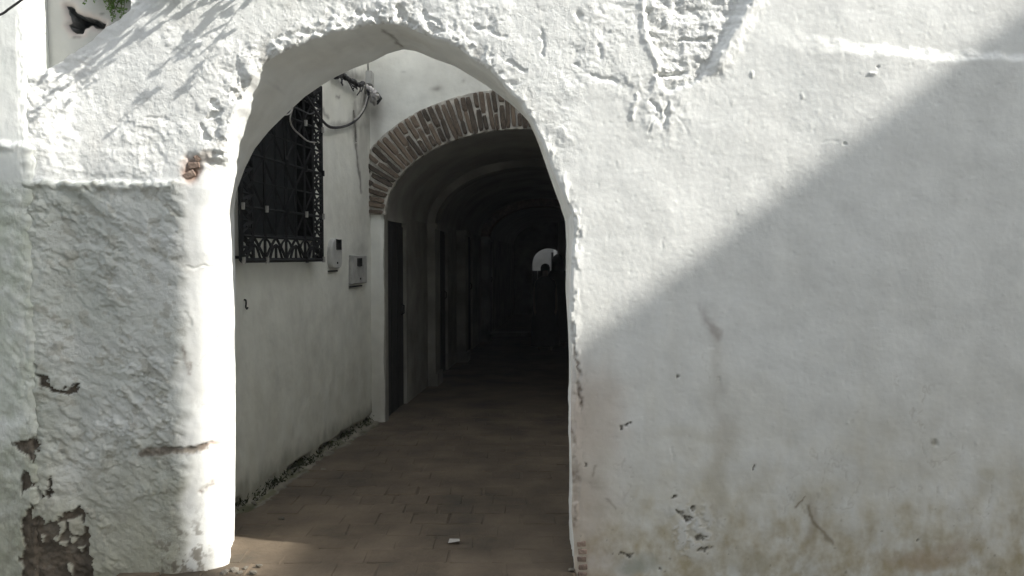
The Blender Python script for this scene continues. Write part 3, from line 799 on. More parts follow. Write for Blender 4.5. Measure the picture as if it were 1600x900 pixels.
while y < 8.5:
    x = -1.92 + .12 * (y - 4.2) - .11 * (row % 2)
    while x < 1.0 and cnt < 298:
        r_ = random.random()
        if r_ < .93 and pxof(x, y, 0)[0] < 960 and not (y < 4.25 and x > .22):
            p_ = place('paver', pv[random.randrange(6)], (x + random.uniform(-.006, .006), y + random.uniform(-.006, .006), float(floor_z(y)) + .010 * float(fbm(np.array([x * 1.4]), np.array([y * 1.4]), 3)[0]) - .0222 + random.uniform(-.0025, .0022) + (.004 if 4.9 < y < 5.6 and -.85 < x < -.25 else 0)),
                   Euler((random.uniform(-.012, .012), random.uniform(-.012, .012), random.uniform(-.03, .03))), fl_o)
            cnt += 1
        x += .222
    y += .203; row += 1

# ------------------------------------------------------------------ left house inside the gateway
W0 = Vector((-1.845, 4.45)); W1 = Vector((-1.352, 8.05))
wd_ = (W1 - W0); WL = wd_.length; wd_.normalize()
wn = Vector((wd_.y, -wd_.x))                     # towards the alley
def W(s, n, z):
    return Vector((W0.x + wd_.x * s + wn.x * n, W0.y + wd_.y * s + wn.y * n, z))
def onwall(px, py, n=0.0):
    """(s, z) where the photo ray meets the wall plane"""
    x, y, z = ray(px, py)
    o = W0 + wn * n
    k = (o.x * wn.x + o.y * wn.y) / (x * wn.x + y * wn.y)
    hit = Vector((x * k, y * k))
    return (hit - o).dot(wd_), CAMZ + z * k
lh = thing('alley_house', 'side wall of the alley house with the black grilled window', 'house', (W0.x, W0.y, 0))
gs0, gz0 = onwall(377, 409, .07); gs1, gz1 = onwall(503, 404, .07)
gz0 = (gz0 + gz1) / 2
CELL = (gs1 - gs0) / 4.0
NROW = 4
gzt = gz0 + NROW * CELL
win = np.array([(gs0 + .14, gz0 + .15), (gs1 - .02, gz0 + .15), (gs1 - .02, gzt - .08), (gs0 + .14, gzt - .08)])
winr = resample(np.vstack([win, win[:1]]), 160)[:-1]
s_ = np.arange(-.1, WL + .02, .013); z_ = np.arange(-.06, 3.72, .013)
LS, LZz = np.meshgrid(s_, z_)
LS, LZz, lk = cut(LS, LZz, winr)
base = np.array([W(0, 0, 0)])
LXw = W0.x + wd_.x * LS; LYw = W0.y + wd_.y * LS
LPX, LPY = pxof(LXw, LYw, LZz)
hw = .016 * fbm(LS * 1.3, LZz * 1.3, 3) + .004 * fbm(LS * 8, LZz * 8, 4) + .002 * fbm(LS * 30, LZz * 30, 2)
# ragged undercut along the foot of the wall
zf = .035 + .045 * fbm(LS * 5, LS * 0 + 2, 4, .6)
hw = hw - .06 * sm(zf + .012, zf - .012, LZz) * sm(-.05, .2, fbm(LS * 2.2 + 4, LS * 0, 3) + .12)
lwc = np.broadcast_to(WHITE * np.array((.96, .95, .89)), LS.shape + (3,)).copy()
n1 = fbm(LS * 1.8, LZz * 1.8, 4); n2 = fbm(LS * 6, LZz * 3, 4, .6); n3 = fbm(LS * 20, LZz * 16, 4, .6)
lwc = mix(lwc, (.56, .55, .47), np.clip(.25 + n1, 0, 1) * .5)
lwc = mix(lwc, (.46, .44, .33), sm(1.7, .0, LZz + .3 * n1) * np.clip(.6 + .6 * n2, 0, 1) * .62)
lwc = mix(lwc, (.25, .24, .18), sm(.24, .02, LZz + .16 * n2) * .8)
wxx = LPX + 7 * fbm(LS * 9, LZz * 9, 3); wyy = LPY + 7 * fbm(LS * 9 + 30, LZz * 9, 3)
for (x, y, rx_, ry_, k) in [(552, 122, 20, 10, .75), (572, 150, 14, 30, .75), (578, 195, 16, 30, .55), (540, 196, 34, 5, .45), (565, 240, 12, 40, .30), (536, 112, 12, 6, .6), (570, 330, 10, 70, .18), (432, 590, 4, 18, .2), (562, 392, 14, 14, .35), (528, 150, 4, 3, .7)]:
    lwc = mix(lwc, (.085, .08, .072), k * np.exp(-((wxx - x) / rx_) ** 2 - ((wyy - y) / ry_) ** 2))
for plx, ww, k in [([(553, 160), (555, 200), (556, 220)], 2.5, .5), ([(556, 225), (560, 262), (564, 300)], 1.6, .8), ([(497, 165), (512, 182)], 2.5, .6)]:
    dl, _, _ = poly_dist(wxx * .4 + LPX * .6, wyy, plx)
    lwc = mix(lwc, (.12, .11, .10), k * np.exp(-(dl / ww) ** 2))
LX_ = LXw + wn.x * hw; LY_ = LYw + wn.y * hw
grid_mesh('side_wall', np.stack([LX_, LY_, LZz], -1), lwc, M_face, lh, lk)
tfW = lambda s, n, z: W(s, n, z)
# window reveal and dark shutter
wi = thing_part = None
m = MB()
for (a0, a1) in ((0, 1), (1, 2), (2, 3), (3, 0)):
    s0, z0 = win[a0]; s1, z1 = win[a1]
    m.add([W(s0, .004, z0), W(s1, .004, z1), W(s1, -.16, z1), W(s0, -.16, z0)], [(0, 1, 2, 3)])
m.build('window_reveal', M_face, lh)
sh = MB(); sh.box((win[0][0] - .02, -.20, win[0][1] - .02), (win[1][0] + .02, -.13, win[2][1] + .02), tfW)
so_ = sh.build('shutter', M_shutter, lh)
for k in range(6):
    s0 = win[0][0] + (win[1][0] - win[0][0]) * (k + .06) / 6; s1 = win[0][0] + (win[1][0] - win[0][0]) * (k + .94) / 6
    b_ = MB(); b_.box((s0, -.132, win[0][1] + .02), (s1, -.118, win[2][1] - .02), tfW); b_.build('plank', M_shutter, so_)
# grille standing off the wall
gr = MB()
r_ = .011
for pts in ([(gs0, gz0), (gs1, gz0)], [(gs1, gz0), (gs1, gzt)], [(gs0, gz0), (gs0, gzt)], [(gs0, gzt), (gs1, gzt)]):
    gr.tube([W(s, .07, z) for s, z in pts], .016, 4)
go = gr.build('window_grille', M_iron, lh)
for s, z in ((gs0 + .01, gz0 + .02), (gs1 - .01, gz0 + .02), (gs0 + .01, gzt - .02), (gs1 - .01, gzt - .02), (gs0 + .01, (gz0 + gzt) / 2), (gs1 - .01, (gz0 + gzt) / 2)):
    b_ = MB(); b_.tube([W(s, .07, z), W(s, -.03, z)], .010, 6); b_.build('bracket', M_iron, go)
for i in range(1, 4):
    b_ = MB(); b_.tube([W(gs0 + CELL * i, .07, gz0), W(gs0 + CELL * i, .07, gzt)], .010, 4); b_.build('bar', M_iron, go)
dg = []
for q0, q1 in (((0, 0), (1, 1)), ((0, 1), (1, 0))):
    mb = MB(); mb.tube([W(s * CELL * .5, 0, z * CELL * .5) - W(0, 0, 0) for s, z in (q0, q1)], .007, 4)
    me = bpy.data.meshes.new('bar'); me.from_pydata(mb.v, [], mb.f); me.materials.append(M_iron); dg.append(me)
for i in range(1, 7):
    for j in range(1, NROW * 2 - 1):
        o = bpy.data.objects.new('bar', dg[(i + j) % 2])
        o.location = W(gs0 + CELL * .5 * i, .062, gz0 + CELL * .5 * j)
        C.objects.link(o); o.parent = go; o.matrix_parent_inverse = Matrix.Translation(-Vector(go.location))
for i in range(4):
    b_ = MB(); b_.tube([W(gs0 + CELL * (i + .5), .068, gz0 + .165), W(gs0 + CELL * (i + .5), .068, gzt - .165)], .006, 4); b_.build('bar', M_iron, go)
for j in range(NROW):
    b_ = MB(); b_.tube([W(gs0 + .18, .064, gz0 + CELL * (j + .5)), W(gs1 - .18, .064, gz0 + CELL * (j + .5))], .006, 4); b_.build('bar', M_iron, go)
for j in range(1, NROW):
    b_ = MB(); b_.tube([W(gs0, .066, gz0 + CELL * j), W(gs1, .066, gz0 + CELL * j)], .010, 4); b_.build('bar', M_iron, go)
BW, BH = .165, .155       # width of the ornamental border band
def bez(a, b, c, n=8):
    return [((1 - t) ** 2 * a[0] + 2 * t * (1 - t) * b[0] + t * t * c[0], (1 - t) ** 2 * a[1] + 2 * t * (1 - t) * b[1] + t * t * c[1]) for t in [i / n for i in range(n + 1)]]
for pts in ([(gs0, gz0 + BH), (gs1, gz0 + BH)], [(gs0, gzt - BH), (gs1, gzt - BH)], [(gs0 + BW, gz0), (gs0 + BW, gzt)], [(gs1 - BW, gz0), (gs1 - BW, gzt)]):
    b_ = MB(); b_.tube([W(s, .068, z) for s, z in pts], .010, 4); b_.build('bar', M_iron, go)
motif = [bez((0, 0), (.22, .55), (.5, 1)), bez((1, 0), (.78, .55), (.5, 1)), bez((.2, 0), (.5, 1.35), (.8, 0)), bez((0, .95), (.28, .8), (.27, .42)), bez((1, .95), (.72, .8), (.73, .42)), [(.5, 0), (.5, .66)]]
def motif_mesh(tf):
    out = []
    for f in motif:
        mb = MB(); mb.tube([W(*tf(a, b)[:1], 0, tf(a, b)[1]) - W(0, 0, 0) for a, b in f], .0095, 4)
        me = bpy.data.meshes.new('scroll'); me.from_pydata(mb.v, [], mb.f); me.materials.append(M_iron); out.append(me)
    return out
hor = motif_mesh(lambda a, b: (a * CELL, b * BH)); top = motif_mesh(lambda a, b: (a * CELL, -b * BH))
rig = motif_mesh(lambda a, b: (-b * BW, a * CELL * .5)); lef = motif_mesh(lambda a, b: (b * BW, a * CELL * .5))
spots = [(hor, gs0 + CELL * i, gz0) for i in range(4)] + [(top, gs0 + CELL * i, gzt) for i in range(4)]
spots += [(rig, gs1, gz0 + CELL * .5 * i) for i in range(NROW * 2)] + [(lef, gs0, gz0 + CELL * .5 * i) for i in range(NROW * 2)]
for mes, s, z in spots:
    for me in mes:
        o = bpy.data.objects.new('scroll', me)
        o.location = W(s, .07, z)
        C.objects.link(o); o.parent = go; o.matrix_parent_inverse = Matrix.Translation(-Vector(go.location))
for i in range(NROW * 2):
    b_ = MB(); b_.tube([W(gs1 - BW, .07, gz0 + CELL * .5 * i), W(gs1, .07, gz0 + CELL * .5 * i)], .008, 4); b_.build('bar', M_iron, go)
for i in range(0, 5):
    for j in range(0, NROW):
        if random.random() < .8:
            b_ = MB(); q = W(gs0 + CELL * i, .086, gz0 + CELL * j); b_.tube([q + Vector((0, 0, -.022)), q + Vector((0, 0, .022))], .012, 6)
            b_.build('collar_spot', M_wire if random.random() < .55 else M_iron, go)  # pale ones stand in for light leaking through at the nodes
m = MB()
m.box((-.1, -.34, -.2), (WL, -.30, 3.72), tfW); m.box((-.1, -.34, 3.67), (WL, .012, 3.74), tfW)
m.build('house_body', M_out, lh)

# meters on that wall
def meter(x0, y0, x1, y1, depth, name, label, mat, round_, lid):
    s0, z1 = onwall(x0, y0, depth); s1, _ = onwall(x1, y0, depth); _, z0 = onwall((x0 + x1) / 2, y1, depth)
    t = thing(name, label, 'meter box', W((s0 + s1) / 2, 0, z0), 'electricity meter boxes beside the grilled window')
    prof = []
    if round_:
        r0 = (s1 - s0) * .42
        for (cs, cz_, a0) in ((s1 - r0, z1 - r0, 0), (s0 + r0, z1 - r0, 90), (s0 + r0 * .5, z0 + r0 * .5, 180), (s1 - r0 * .5, z0 + r0 * .5, 270)):
            rr = r0 if a0 < 180 else r0 * .5
            for k in range(6):
                an = math.radians(a0 + 18 * k); prof.append((cs + rr * math.cos(an), cz_ + rr * math.sin(an)))
    else:
        prof = [(s1, z1), (s0, z1), (s0, z0), (s1, z0)]
    nP = len(prof)
    cs = (s0 + s1) / 2; cz_ = (z0 + z1) / 2
    V = [W(s, -.02, z) for s, z in prof] + [W(s, depth - .012, z) for s, z in prof] + [W(cs + (s - cs) * .9, depth, cz_ + (z - cz_) * .95) for s, z in prof]
    Fc = []
    for k in range(nP):
        for q in (0, 1):
            Fc.append((q * nP + k, q * nP + (k + 1) % nP, (q + 1) * nP + (k + 1) % nP, (q + 1) * nP + k))
    Fc.append(tuple(range(2 * nP, 3 * nP)))
    raw('case', V, Fc, mat, t)
    ws, we, wz0, wz1 = lid
    g = MB(); g.box((s0 + (s1 - s0) * ws, depth - .002, z0 + (z1 - z0) * wz0), (s0 + (s1 - s0) * we, depth + .006, z0 + (z1 - z0) * wz1), tfW); g.build('dial_window', M_glass, t)
    g = MB(); g.box((s0 - .005, .0, z0 - .03), (s1 - (s1 - s0) * .25, depth * .5, z0 - .018), tfW); g.build('bracket', M_iron, t)
    g = MB(); g.tube([W(cs, depth - .01, z0 + .045), W(cs, depth + .006, z0 + .045)], .010, 8); g.build('screw', M_iron, t)
    return t
meter(518, 372, 535, 419, .04, 'meter_box', 'slim rounded pale meter box on the wall right below the grille corner', M_box, True, (.42, .86, .62, .97))
meter(551, 399, 574, 443, .035, 'meter_box', 'wider squarish grey meter box next to the tunnel arch pier', M_box2, False, (.30, .60, .62, .90))
# hook
s0, z0 = onwall(381, 474)
m = MB(); m.tube(curve([W(s0, -.01, z0 + .02), W(s0, .012, z0 + .022), W(s0 - .004, .018, z0), W(s0 - .010, .018, z0 - .022), W(s0, .020, z0 - .036), W(s0 + .014, .020, z0 - .028)], 16), .0055, 6)
tag(m.build('wall_hook', M_iron, None, True), 'small bent iron hook sticking out of the alley wall below the grille', 'hook')

# ------------------------------------------------------------------ cables by the corner
def wl(px, py, n=.03):
    s, z = onwall(px, py, n); return W(s, n, z)
def cable(name, pts, rad, mat, label, extra=None, noise=.0):
    c_ = curve(pts, 8 * len(pts))
    if noise:
        c_ = [p + Vector([random.uniform(-noise, noise) for _ in range(3)]) for p in c_]
    m = MB(); m.tube(c_, rad, 6)
    return tag(m.build(name, mat, None, True), label, 'cable')
cable('hanging_cable', [wl(478, 149, .1), wl(492, 172, .08), wl(505, 190, .06), wl(518, 199, .04), wl(540, 197, .03), wl(558, 186, .05), wl(570, 168, .06), wl(576, 148, .08), wl(574, 140, .08)], .012, M_cable, 'dark cable drooping in an arc from the grille to the corner')
cable('hanging_cable', [wl(574, 150, .10), wl(569, 168, .09), wl(560, 182, .09), wl(552, 188, .07)], .007, M_wire, 'short pale cable hanging below the white rag')
cable('cable_bundle', [wl(524, 119, .05), wl(532, 116, .05), wl(540, 121, .06), wl(550, 127, .06), wl(560, 132, .07), wl(568, 131, .07)], .021, M_cable, 'thick black bundle of cables crossing under the arch soffit', noise=.010)
cable('loose_wire', [wl(440, 180, .14), wl(452, 178, .13), wl(457, 170, .13), wl(453, 186, .12), wl(458, 200, .11), wl(470, 212, .10), wl(482, 221, .09), wl(500, 223, .06)], .006, M_wire, 'thin pale wire looping across the top of the black grille')
cable('loose_wire', [wl(455, 165, .12), wl(470, 172, .11), wl(485, 178, .10), wl(497, 170, .05)], .006, M_cable, 'thin dark wire behind the upper corner of the grille')
cable('wall_cable', [wl(553, 172, .012), wl(556, 200, .012), wl(557, 222, .012)], .008, M_wire, 'grey cable running straight down the wall near the corner')
cable('soffit_wire', [at(350, 240, D + .10), at(360, 244, D + .2), at(374, 246, D + .42), at(388, 256, 5.2)], .005, M_cable, 'short thin wire sticking out of the left arch jamb')
cable('street_cable', [at(-40, 36, 3.93), at(0, 23, 3.93), at(14, 14, 3.93), at(36, -2, 3.93), at(60, -22, 3.93)], .006, M_cable, 'dark cable crossing the left corner pilaster')
# clamps and tangles on the bundle
m = MB()
for k in range(9):
    p0 = wl(528 + 5 * k, 117 + 2.0 * k + random.uniform(-3, 3), .06)
    m.tube(curve([p0, p0 + Vector((random.uniform(-.03, .03), random.uniform(-.05, .05), random.uniform(-.06, .02))), p0 + Vector((random.uniform(-.05, .05), random.uniform(-.08, .08), random.uniform(-.10, .0)))], 8), .006, 5)
tag(m.build('wire_tangle', M_cable, None, True), 'tangle of loose dark wire ends hanging from the cable bundle', 'cable')
# junction box with conduit, on the tunnel house face
FYD = 7.84
jb = thing('junction_box', 'grey junction box with a conduit rising from it on the white corner', 'junction box', at(576, 134, FYD - .02))
a_ = at(567, 114, FYD); b_ = at(584, 136, FYD)
m = MB(); m.box((a_.x, FYD - .11, b_.z), (b_.x, FYD + .01, a_.z)); m.build('case', M_box2, jb, bevel=.008)
m = MB(); m.box((a_.x + .012, FYD - .122, b_.z + .012), (b_.x - .012, FYD - .108, a_.z - .012)); m.build('cover', M_box, jb)
t_ = at(575, 60, FYD); m = MB(); m.tube([(t_.x, FYD - .05, a_.z - .01), (t_.x, FYD - .05, t_.z)], .016, 8); m.build('conduit', M_box2, jb, True)
# rag
pts = [(572, 132), (580, 136), (590, 144), (593, 153), (588, 158), (586, 166), (580, 160), (574, 152), (573, 142)]
V = []; Fc = []
cxr, cyr = 582, 148
for k, t in enumerate((1, .66, .33)):
    for i in range(36):
        q = resample(pts + [pts[0]], 37)[i]
        p_ = at(cxr + (q[0] - cxr) * t, cyr + (q[1] - cyr) * t, FYD - .14 - .05 * (1 - t) + .03 * math.sin(i * 1.9 + k) )
        V.append(p_)
for k in range(2):
    for i in range(36): Fc.append((k * 36 + i, k * 36 + (i + 1) % 36, (k + 1) * 36 + (i + 1) % 36, (k + 1) * 36 + i))
Fc.append(tuple(range(72, 108)))
ro = raw('rag', V, Fc, M_rag, None, True)
md = ro.modifiers.new('thick', 'SOLIDIFY'); md.thickness = .012
tag(ro, 'crumpled white rag tied over the cables at the corner', 'rag')
pts = [(582, 150), (591, 146), (596, 154), (590, 162), (584, 160)]
m = MB()
ro2 = None
V = [at(x, y, FYD - .10 + .02 * (i % 2)) for i, (x, y) in enumerate(pts)] + [at(588, 154, FYD - .16)]
o2 = raw('plastic_scrap', V, [(i, (i + 1) % 5, 5) for i in range(5)], M_cable)
md = o2.modifiers.new('thick', 'SOLIDIFY'); md.thickness = .012
tag(o2, 'dark plastic scrap tucked behind the white rag', 'scrap')

# ------------------------------------------------------------------ tunnel house
TC = .10; TA = 1.35; TB = .85; TS = 2.0
th = thing('tunnel_house', 'house over the dark vaulted passage with a brick arch in its white front', 'house', (TC, FYD, 0))
def TU(u, v, z):
    return Vector((TC + u + .06 * v, FYD + v, z))
ang = np.linspace(math.pi, 0, 160)
arch = np.stack([TC + TA * np.cos(ang), TS + TB * np.sin(ang)], 1)
ap = np.concatenate([[[TC - TA, -1]], arch, [[TC + TA, -1]]])
fxs = np.arange(-1.55, 1.75, .014); fzs = np.arange(-.06, 3.78, .014)
A2, B2 = np.meshgrid(fxs, fzs)
apr = np.concatenate([resample([(TC - TA, -1), (TC - TA, TS)], 60)[:-1], arch, resample([(TC + TA, TS), (TC + TA, -1)], 60)[1:]])
A2, B2, fk = cut(A2, B2, apr)
hf = .012 * fbm(A2 * 1.6, B2 * 1.6, 3) + .004 * fbm(A2 * 8, B2 * 8, 3) + .0015 * fbm(A2 * 30, B2 * 30, 2)
dd_, _, _ = poly_dist(A2, B2, apr)
hf = hf - .03 * np.clip(1 - dd_ / .05, 0, 1) ** 2 * (B2 < TS)
FPX, FPY = pxof(A2, FYD, B2)
fcx = np.broadcast_to(WHITE * np.array((1, .995, .95)), A2.shape + (3,)).copy()
n1 = fbm(A2 * 2, B2 * 2, 4); n2 = fbm(A2 * 7, B2 * 7, 4)
fcx = mix(fcx, (.60, .59, .53), np.clip(.25 + n1, 0, 1) * .5)
fcx = mix(fcx, (.46, .44, .37), sm(1.9, .1, B2 + .4 * n1) * .7)
for (x, y, rx_, ry_, k) in [(682, 138, 8, 4, .7), (630, 112, 4, 2, .3), (725, 127, 3, 3, .4), (586, 175, 14, 22, .6), (588, 205, 10, 14, .3), (618, 645, 14, 6, .3)]:
    fcx = mix(fcx, (.16, .15, .135), k * np.exp(-((FPX + 4 * n2 - x) / rx_) ** 2 - ((FPY + 4 * n2 - y) / ry_) ** 2))
grid_mesh('front_wall', np.stack([A2, FYD - hf, B2], -1), fcx, M_face, th, fk)
# brick ring
def ell(a_):
    p_ = Vector((TC + TA * math.cos(a_), 0, TS + TB * math.sin(a_)))
    n_ = Vector((math.cos(a_) / TA, 0, math.sin(a_) / TB)).normalized()
    return p_, n_
# mortar bed under the bricks
NM = 140; V = []; Fc = []
RW = .365
for i in range(NM + 1):
    a_ = math.pi - math.pi * i / NM
    p_, n_ = ell(a_)
    for (q, dep) in ((-.012, .06), (-.012, -.016), (RW * .5, -.022), (RW + .01, -.016), (RW + .02, .02)):
        jx = .006 * random.uniform(-1, 1)
        V.append(p_ + n_ * (q + jx) + Vector((0, FYD + dep + jx * .8, 0)))
for i in range(NM):
    for k in range(4):
        Fc.append((i * 5 + k, (i + 1) * 5 + k, (i + 1) * 5 + k + 1, i * 5 + k + 1))
raw('mortar_bed', V, Fc, M_mortar, th)
rb = [rough_brick('arch_brick', 1, 1, 1, 200 + i, M_brick) for i in range(8)]
# equal arc-length positions
aa = np.linspace(math.pi, 0, 2000)
pp = np.array([(TC + TA * math.cos(t), TS + TB * math.sin(t)) for t in aa])
arc = np.concatenate([[0], np.cumsum(np.linalg.norm(np.diff(pp, axis=0), axis=1))])
nb_ = int(arc[-1] / .053)
for i in range(nb_):
    a_ = float(np.interp((i + .5 + random.uniform(-.12, .12)) * arc[-1] / nb_, arc, aa))
    p_, n_ = ell(a_)
    th_ang = math.atan2(n_.z, n_.x)
    split = (.62 if i % 2 else .40) + random.uniform(-.06, .06)
    if random.random() < .22: split = 1.0
    for (r0, r1) in ((0, split - .015), (split + .015, 1.0)):
        if r1 - r0 < .12: continue
        L_ = (r1 - r0) * RW
        q = p_ + n_ * (RW * (r0 + r1) / 2 + random.uniform(-.012, .012))
        wid = (.0405 + .011 * (r0 + r1) / 2) * random.uniform(.82, 1.2)
        place('brick', rb[random.randrange(8)], (q.x, FYD + .004 + random.uniform(-.010, .008), q.z),
              Euler((random.uniform(-.05, .05), -th_ang + random.uniform(-.055, .055), random.uniform(-.04, .04))), th, (L_, .085, wid))
# side walls in segments with door recesses between them
doors = [(.16, 1.12), (3.2, 4.4), (6.1, 7.9), (11.5, 12.6)]
segs = []; last = 0.02
for d0, d1 in doors:
    segs.append((last, d0)); last = d1
segs.append((last, 22.2))
for a0, a1 in segs:
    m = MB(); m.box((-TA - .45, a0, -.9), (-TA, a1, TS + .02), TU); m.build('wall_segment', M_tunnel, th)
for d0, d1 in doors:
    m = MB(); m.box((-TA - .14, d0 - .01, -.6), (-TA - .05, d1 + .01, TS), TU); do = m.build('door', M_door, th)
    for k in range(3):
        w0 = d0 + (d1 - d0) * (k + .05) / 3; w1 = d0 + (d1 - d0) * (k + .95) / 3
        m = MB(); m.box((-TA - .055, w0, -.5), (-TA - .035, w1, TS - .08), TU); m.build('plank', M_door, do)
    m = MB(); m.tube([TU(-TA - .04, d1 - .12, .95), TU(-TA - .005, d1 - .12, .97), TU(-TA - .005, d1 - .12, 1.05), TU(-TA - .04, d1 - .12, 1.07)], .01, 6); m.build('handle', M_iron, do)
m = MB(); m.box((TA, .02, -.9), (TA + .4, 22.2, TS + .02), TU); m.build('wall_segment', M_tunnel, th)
# vault
va = np.linspace(math.pi + .05, -.05, 50); vv = np.linspace(-.02, 22.2, 60)
VA, VV = np.meshgrid(va, vv)
V_ = np.stack([TC + (TA + .002) * np.cos(VA) + .06 * VV, FYD + VV, TS + TB * np.sin(VA) + .02 * fbm(VA * 3, VV * 1.5, 3)], -1)
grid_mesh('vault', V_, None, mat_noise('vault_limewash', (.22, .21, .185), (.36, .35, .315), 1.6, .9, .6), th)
# transverse ribs on pilasters
for (v0, dep, ins, mt) in ((2.55, .42, .10, M_tunnel), (5.45, .40, .15, None), (9.6, .55, .16, M_brickred)):
    V = []; Fc = []
    K = 32
    for i in range(K + 1):
        a_ = math.pi - math.pi * i / K
        for (q, v_) in ((.05, v0), (-ins, v0), (-ins, v0 + dep), (.05, v0 + dep)):
            V.append(TU((TA + q) * math.cos(a_), v_, TS + (TB + q) * math.sin(a_)))
    for i in range(K):
        for k in range(3): Fc.append((i * 4 + k, (i + 1) * 4 + k, (i + 1) * 4 + k + 1, i * 4 + k + 1))
    if mt: raw('transverse_arch', V, Fc, mt, th)
    for sgn in (-1, 1):
        m = MB(); m.box((-TA - .03 if sgn < 0 else TA - ins, v0, -.9), (-TA + ins if sgn < 0 else TA + .03, v0 + dep, TS - .05), TU)
        m.box((-TA - .03 if sgn < 0 else TA - ins - .03, v0 - .03, TS - .05), (-TA + ins + .03 if sgn < 0 else TA + .03, v0 + dep + .03, TS + .02), TU)
        m.box((-TA - .03 if sgn < 0 else TA - ins - .03, v0 - .03, -.9), (-TA + ins + .03 if sgn < 0 else TA + .03, v0 + dep + .03, float(floor_z(FYD + v0)) + .16), TU)
        m.build('pilaster', M_face if False else M_tunnel, th)
# end wall with the far opening
EY = FYD + 22
ocx = (857 - 800) / F * EY; ohw = .60; otop = at(857, 388, EY).z
oang = np.linspace(math.pi, 0, 60)
op = np.concatenate([[[ocx - ohw, -3]], np.stack([ocx + ohw * np.cos(oang), otop - ohw + ohw * np.sin(oang)], 1), [[ocx + ohw, -3]]])
A3, B3 = np.meshgrid(np.arange(-2.2, 5.0, .05), np.arange(-.9, 3.6, .05))
opr = resample(np.vstack([op, op[:1]]), 500)[:-1]
A3, B3, ek = cut(A3, B3, opr)
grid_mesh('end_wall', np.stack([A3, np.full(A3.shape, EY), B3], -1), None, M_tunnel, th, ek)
V = []; Fc = []
for q in op: V += [(q[0], EY - .01, q[1]), (q[0], EY + .4, q[1])]
for i in range(len(op) - 1): Fc.append((2 * i, 2 * i + 1, 2 * i + 3, 2 * i + 2))
raw('end_arch', V, Fc, M_tunnel, th)
m = MB(); m.box((-3, FYD + .25, 3.1), (5.5, EY + .3, 3.35)); m.box((-3, FYD + .10, 3.0), (3.5, FYD + .25, 3.8)); m.build('roof', M_out, th)  # unseen slab added to keep sky light out of the passage
m = MB()
for k in range(6):
    m = MB(); m.box((ocx - ohw + ohw * 2 * (k + .03) / 6, EY + .10, -.9), (ocx - ohw + ohw * 2 * (k + .97) / 6, EY + .16, at(850, 423, EY).z)); m.build('gate_plank', M_door, th)
# lit lane beyond
fl_ = thing('far_house', 'pale house wall glimpsed through the bright far end of the tunnel', 'house', (ocx, EY + 3, -.8))
m = MB(); m.box((-4, EY + 3, -.9), (7, EY + 3.3, 10)); m.build('wall', mat_noise('far_house_plaster', (.34, .335, .31), (.50, .49, .46), 1.2, .9, .3), fl_)
m = MB(); m.box((ocx + .25, EY + 2.93, -.9), (ocx + .9, EY + 3.02, 1.75)); m.build('door', M_door, fl_)
# tunnel rubbish at the far end: low step line
m = MB(); m.box((-TA, 11.0, -.9), (TA, 11.35, float(floor_z(FYD + 11)) + .10), TU)
st = m.build('step', M_tunnel, th)

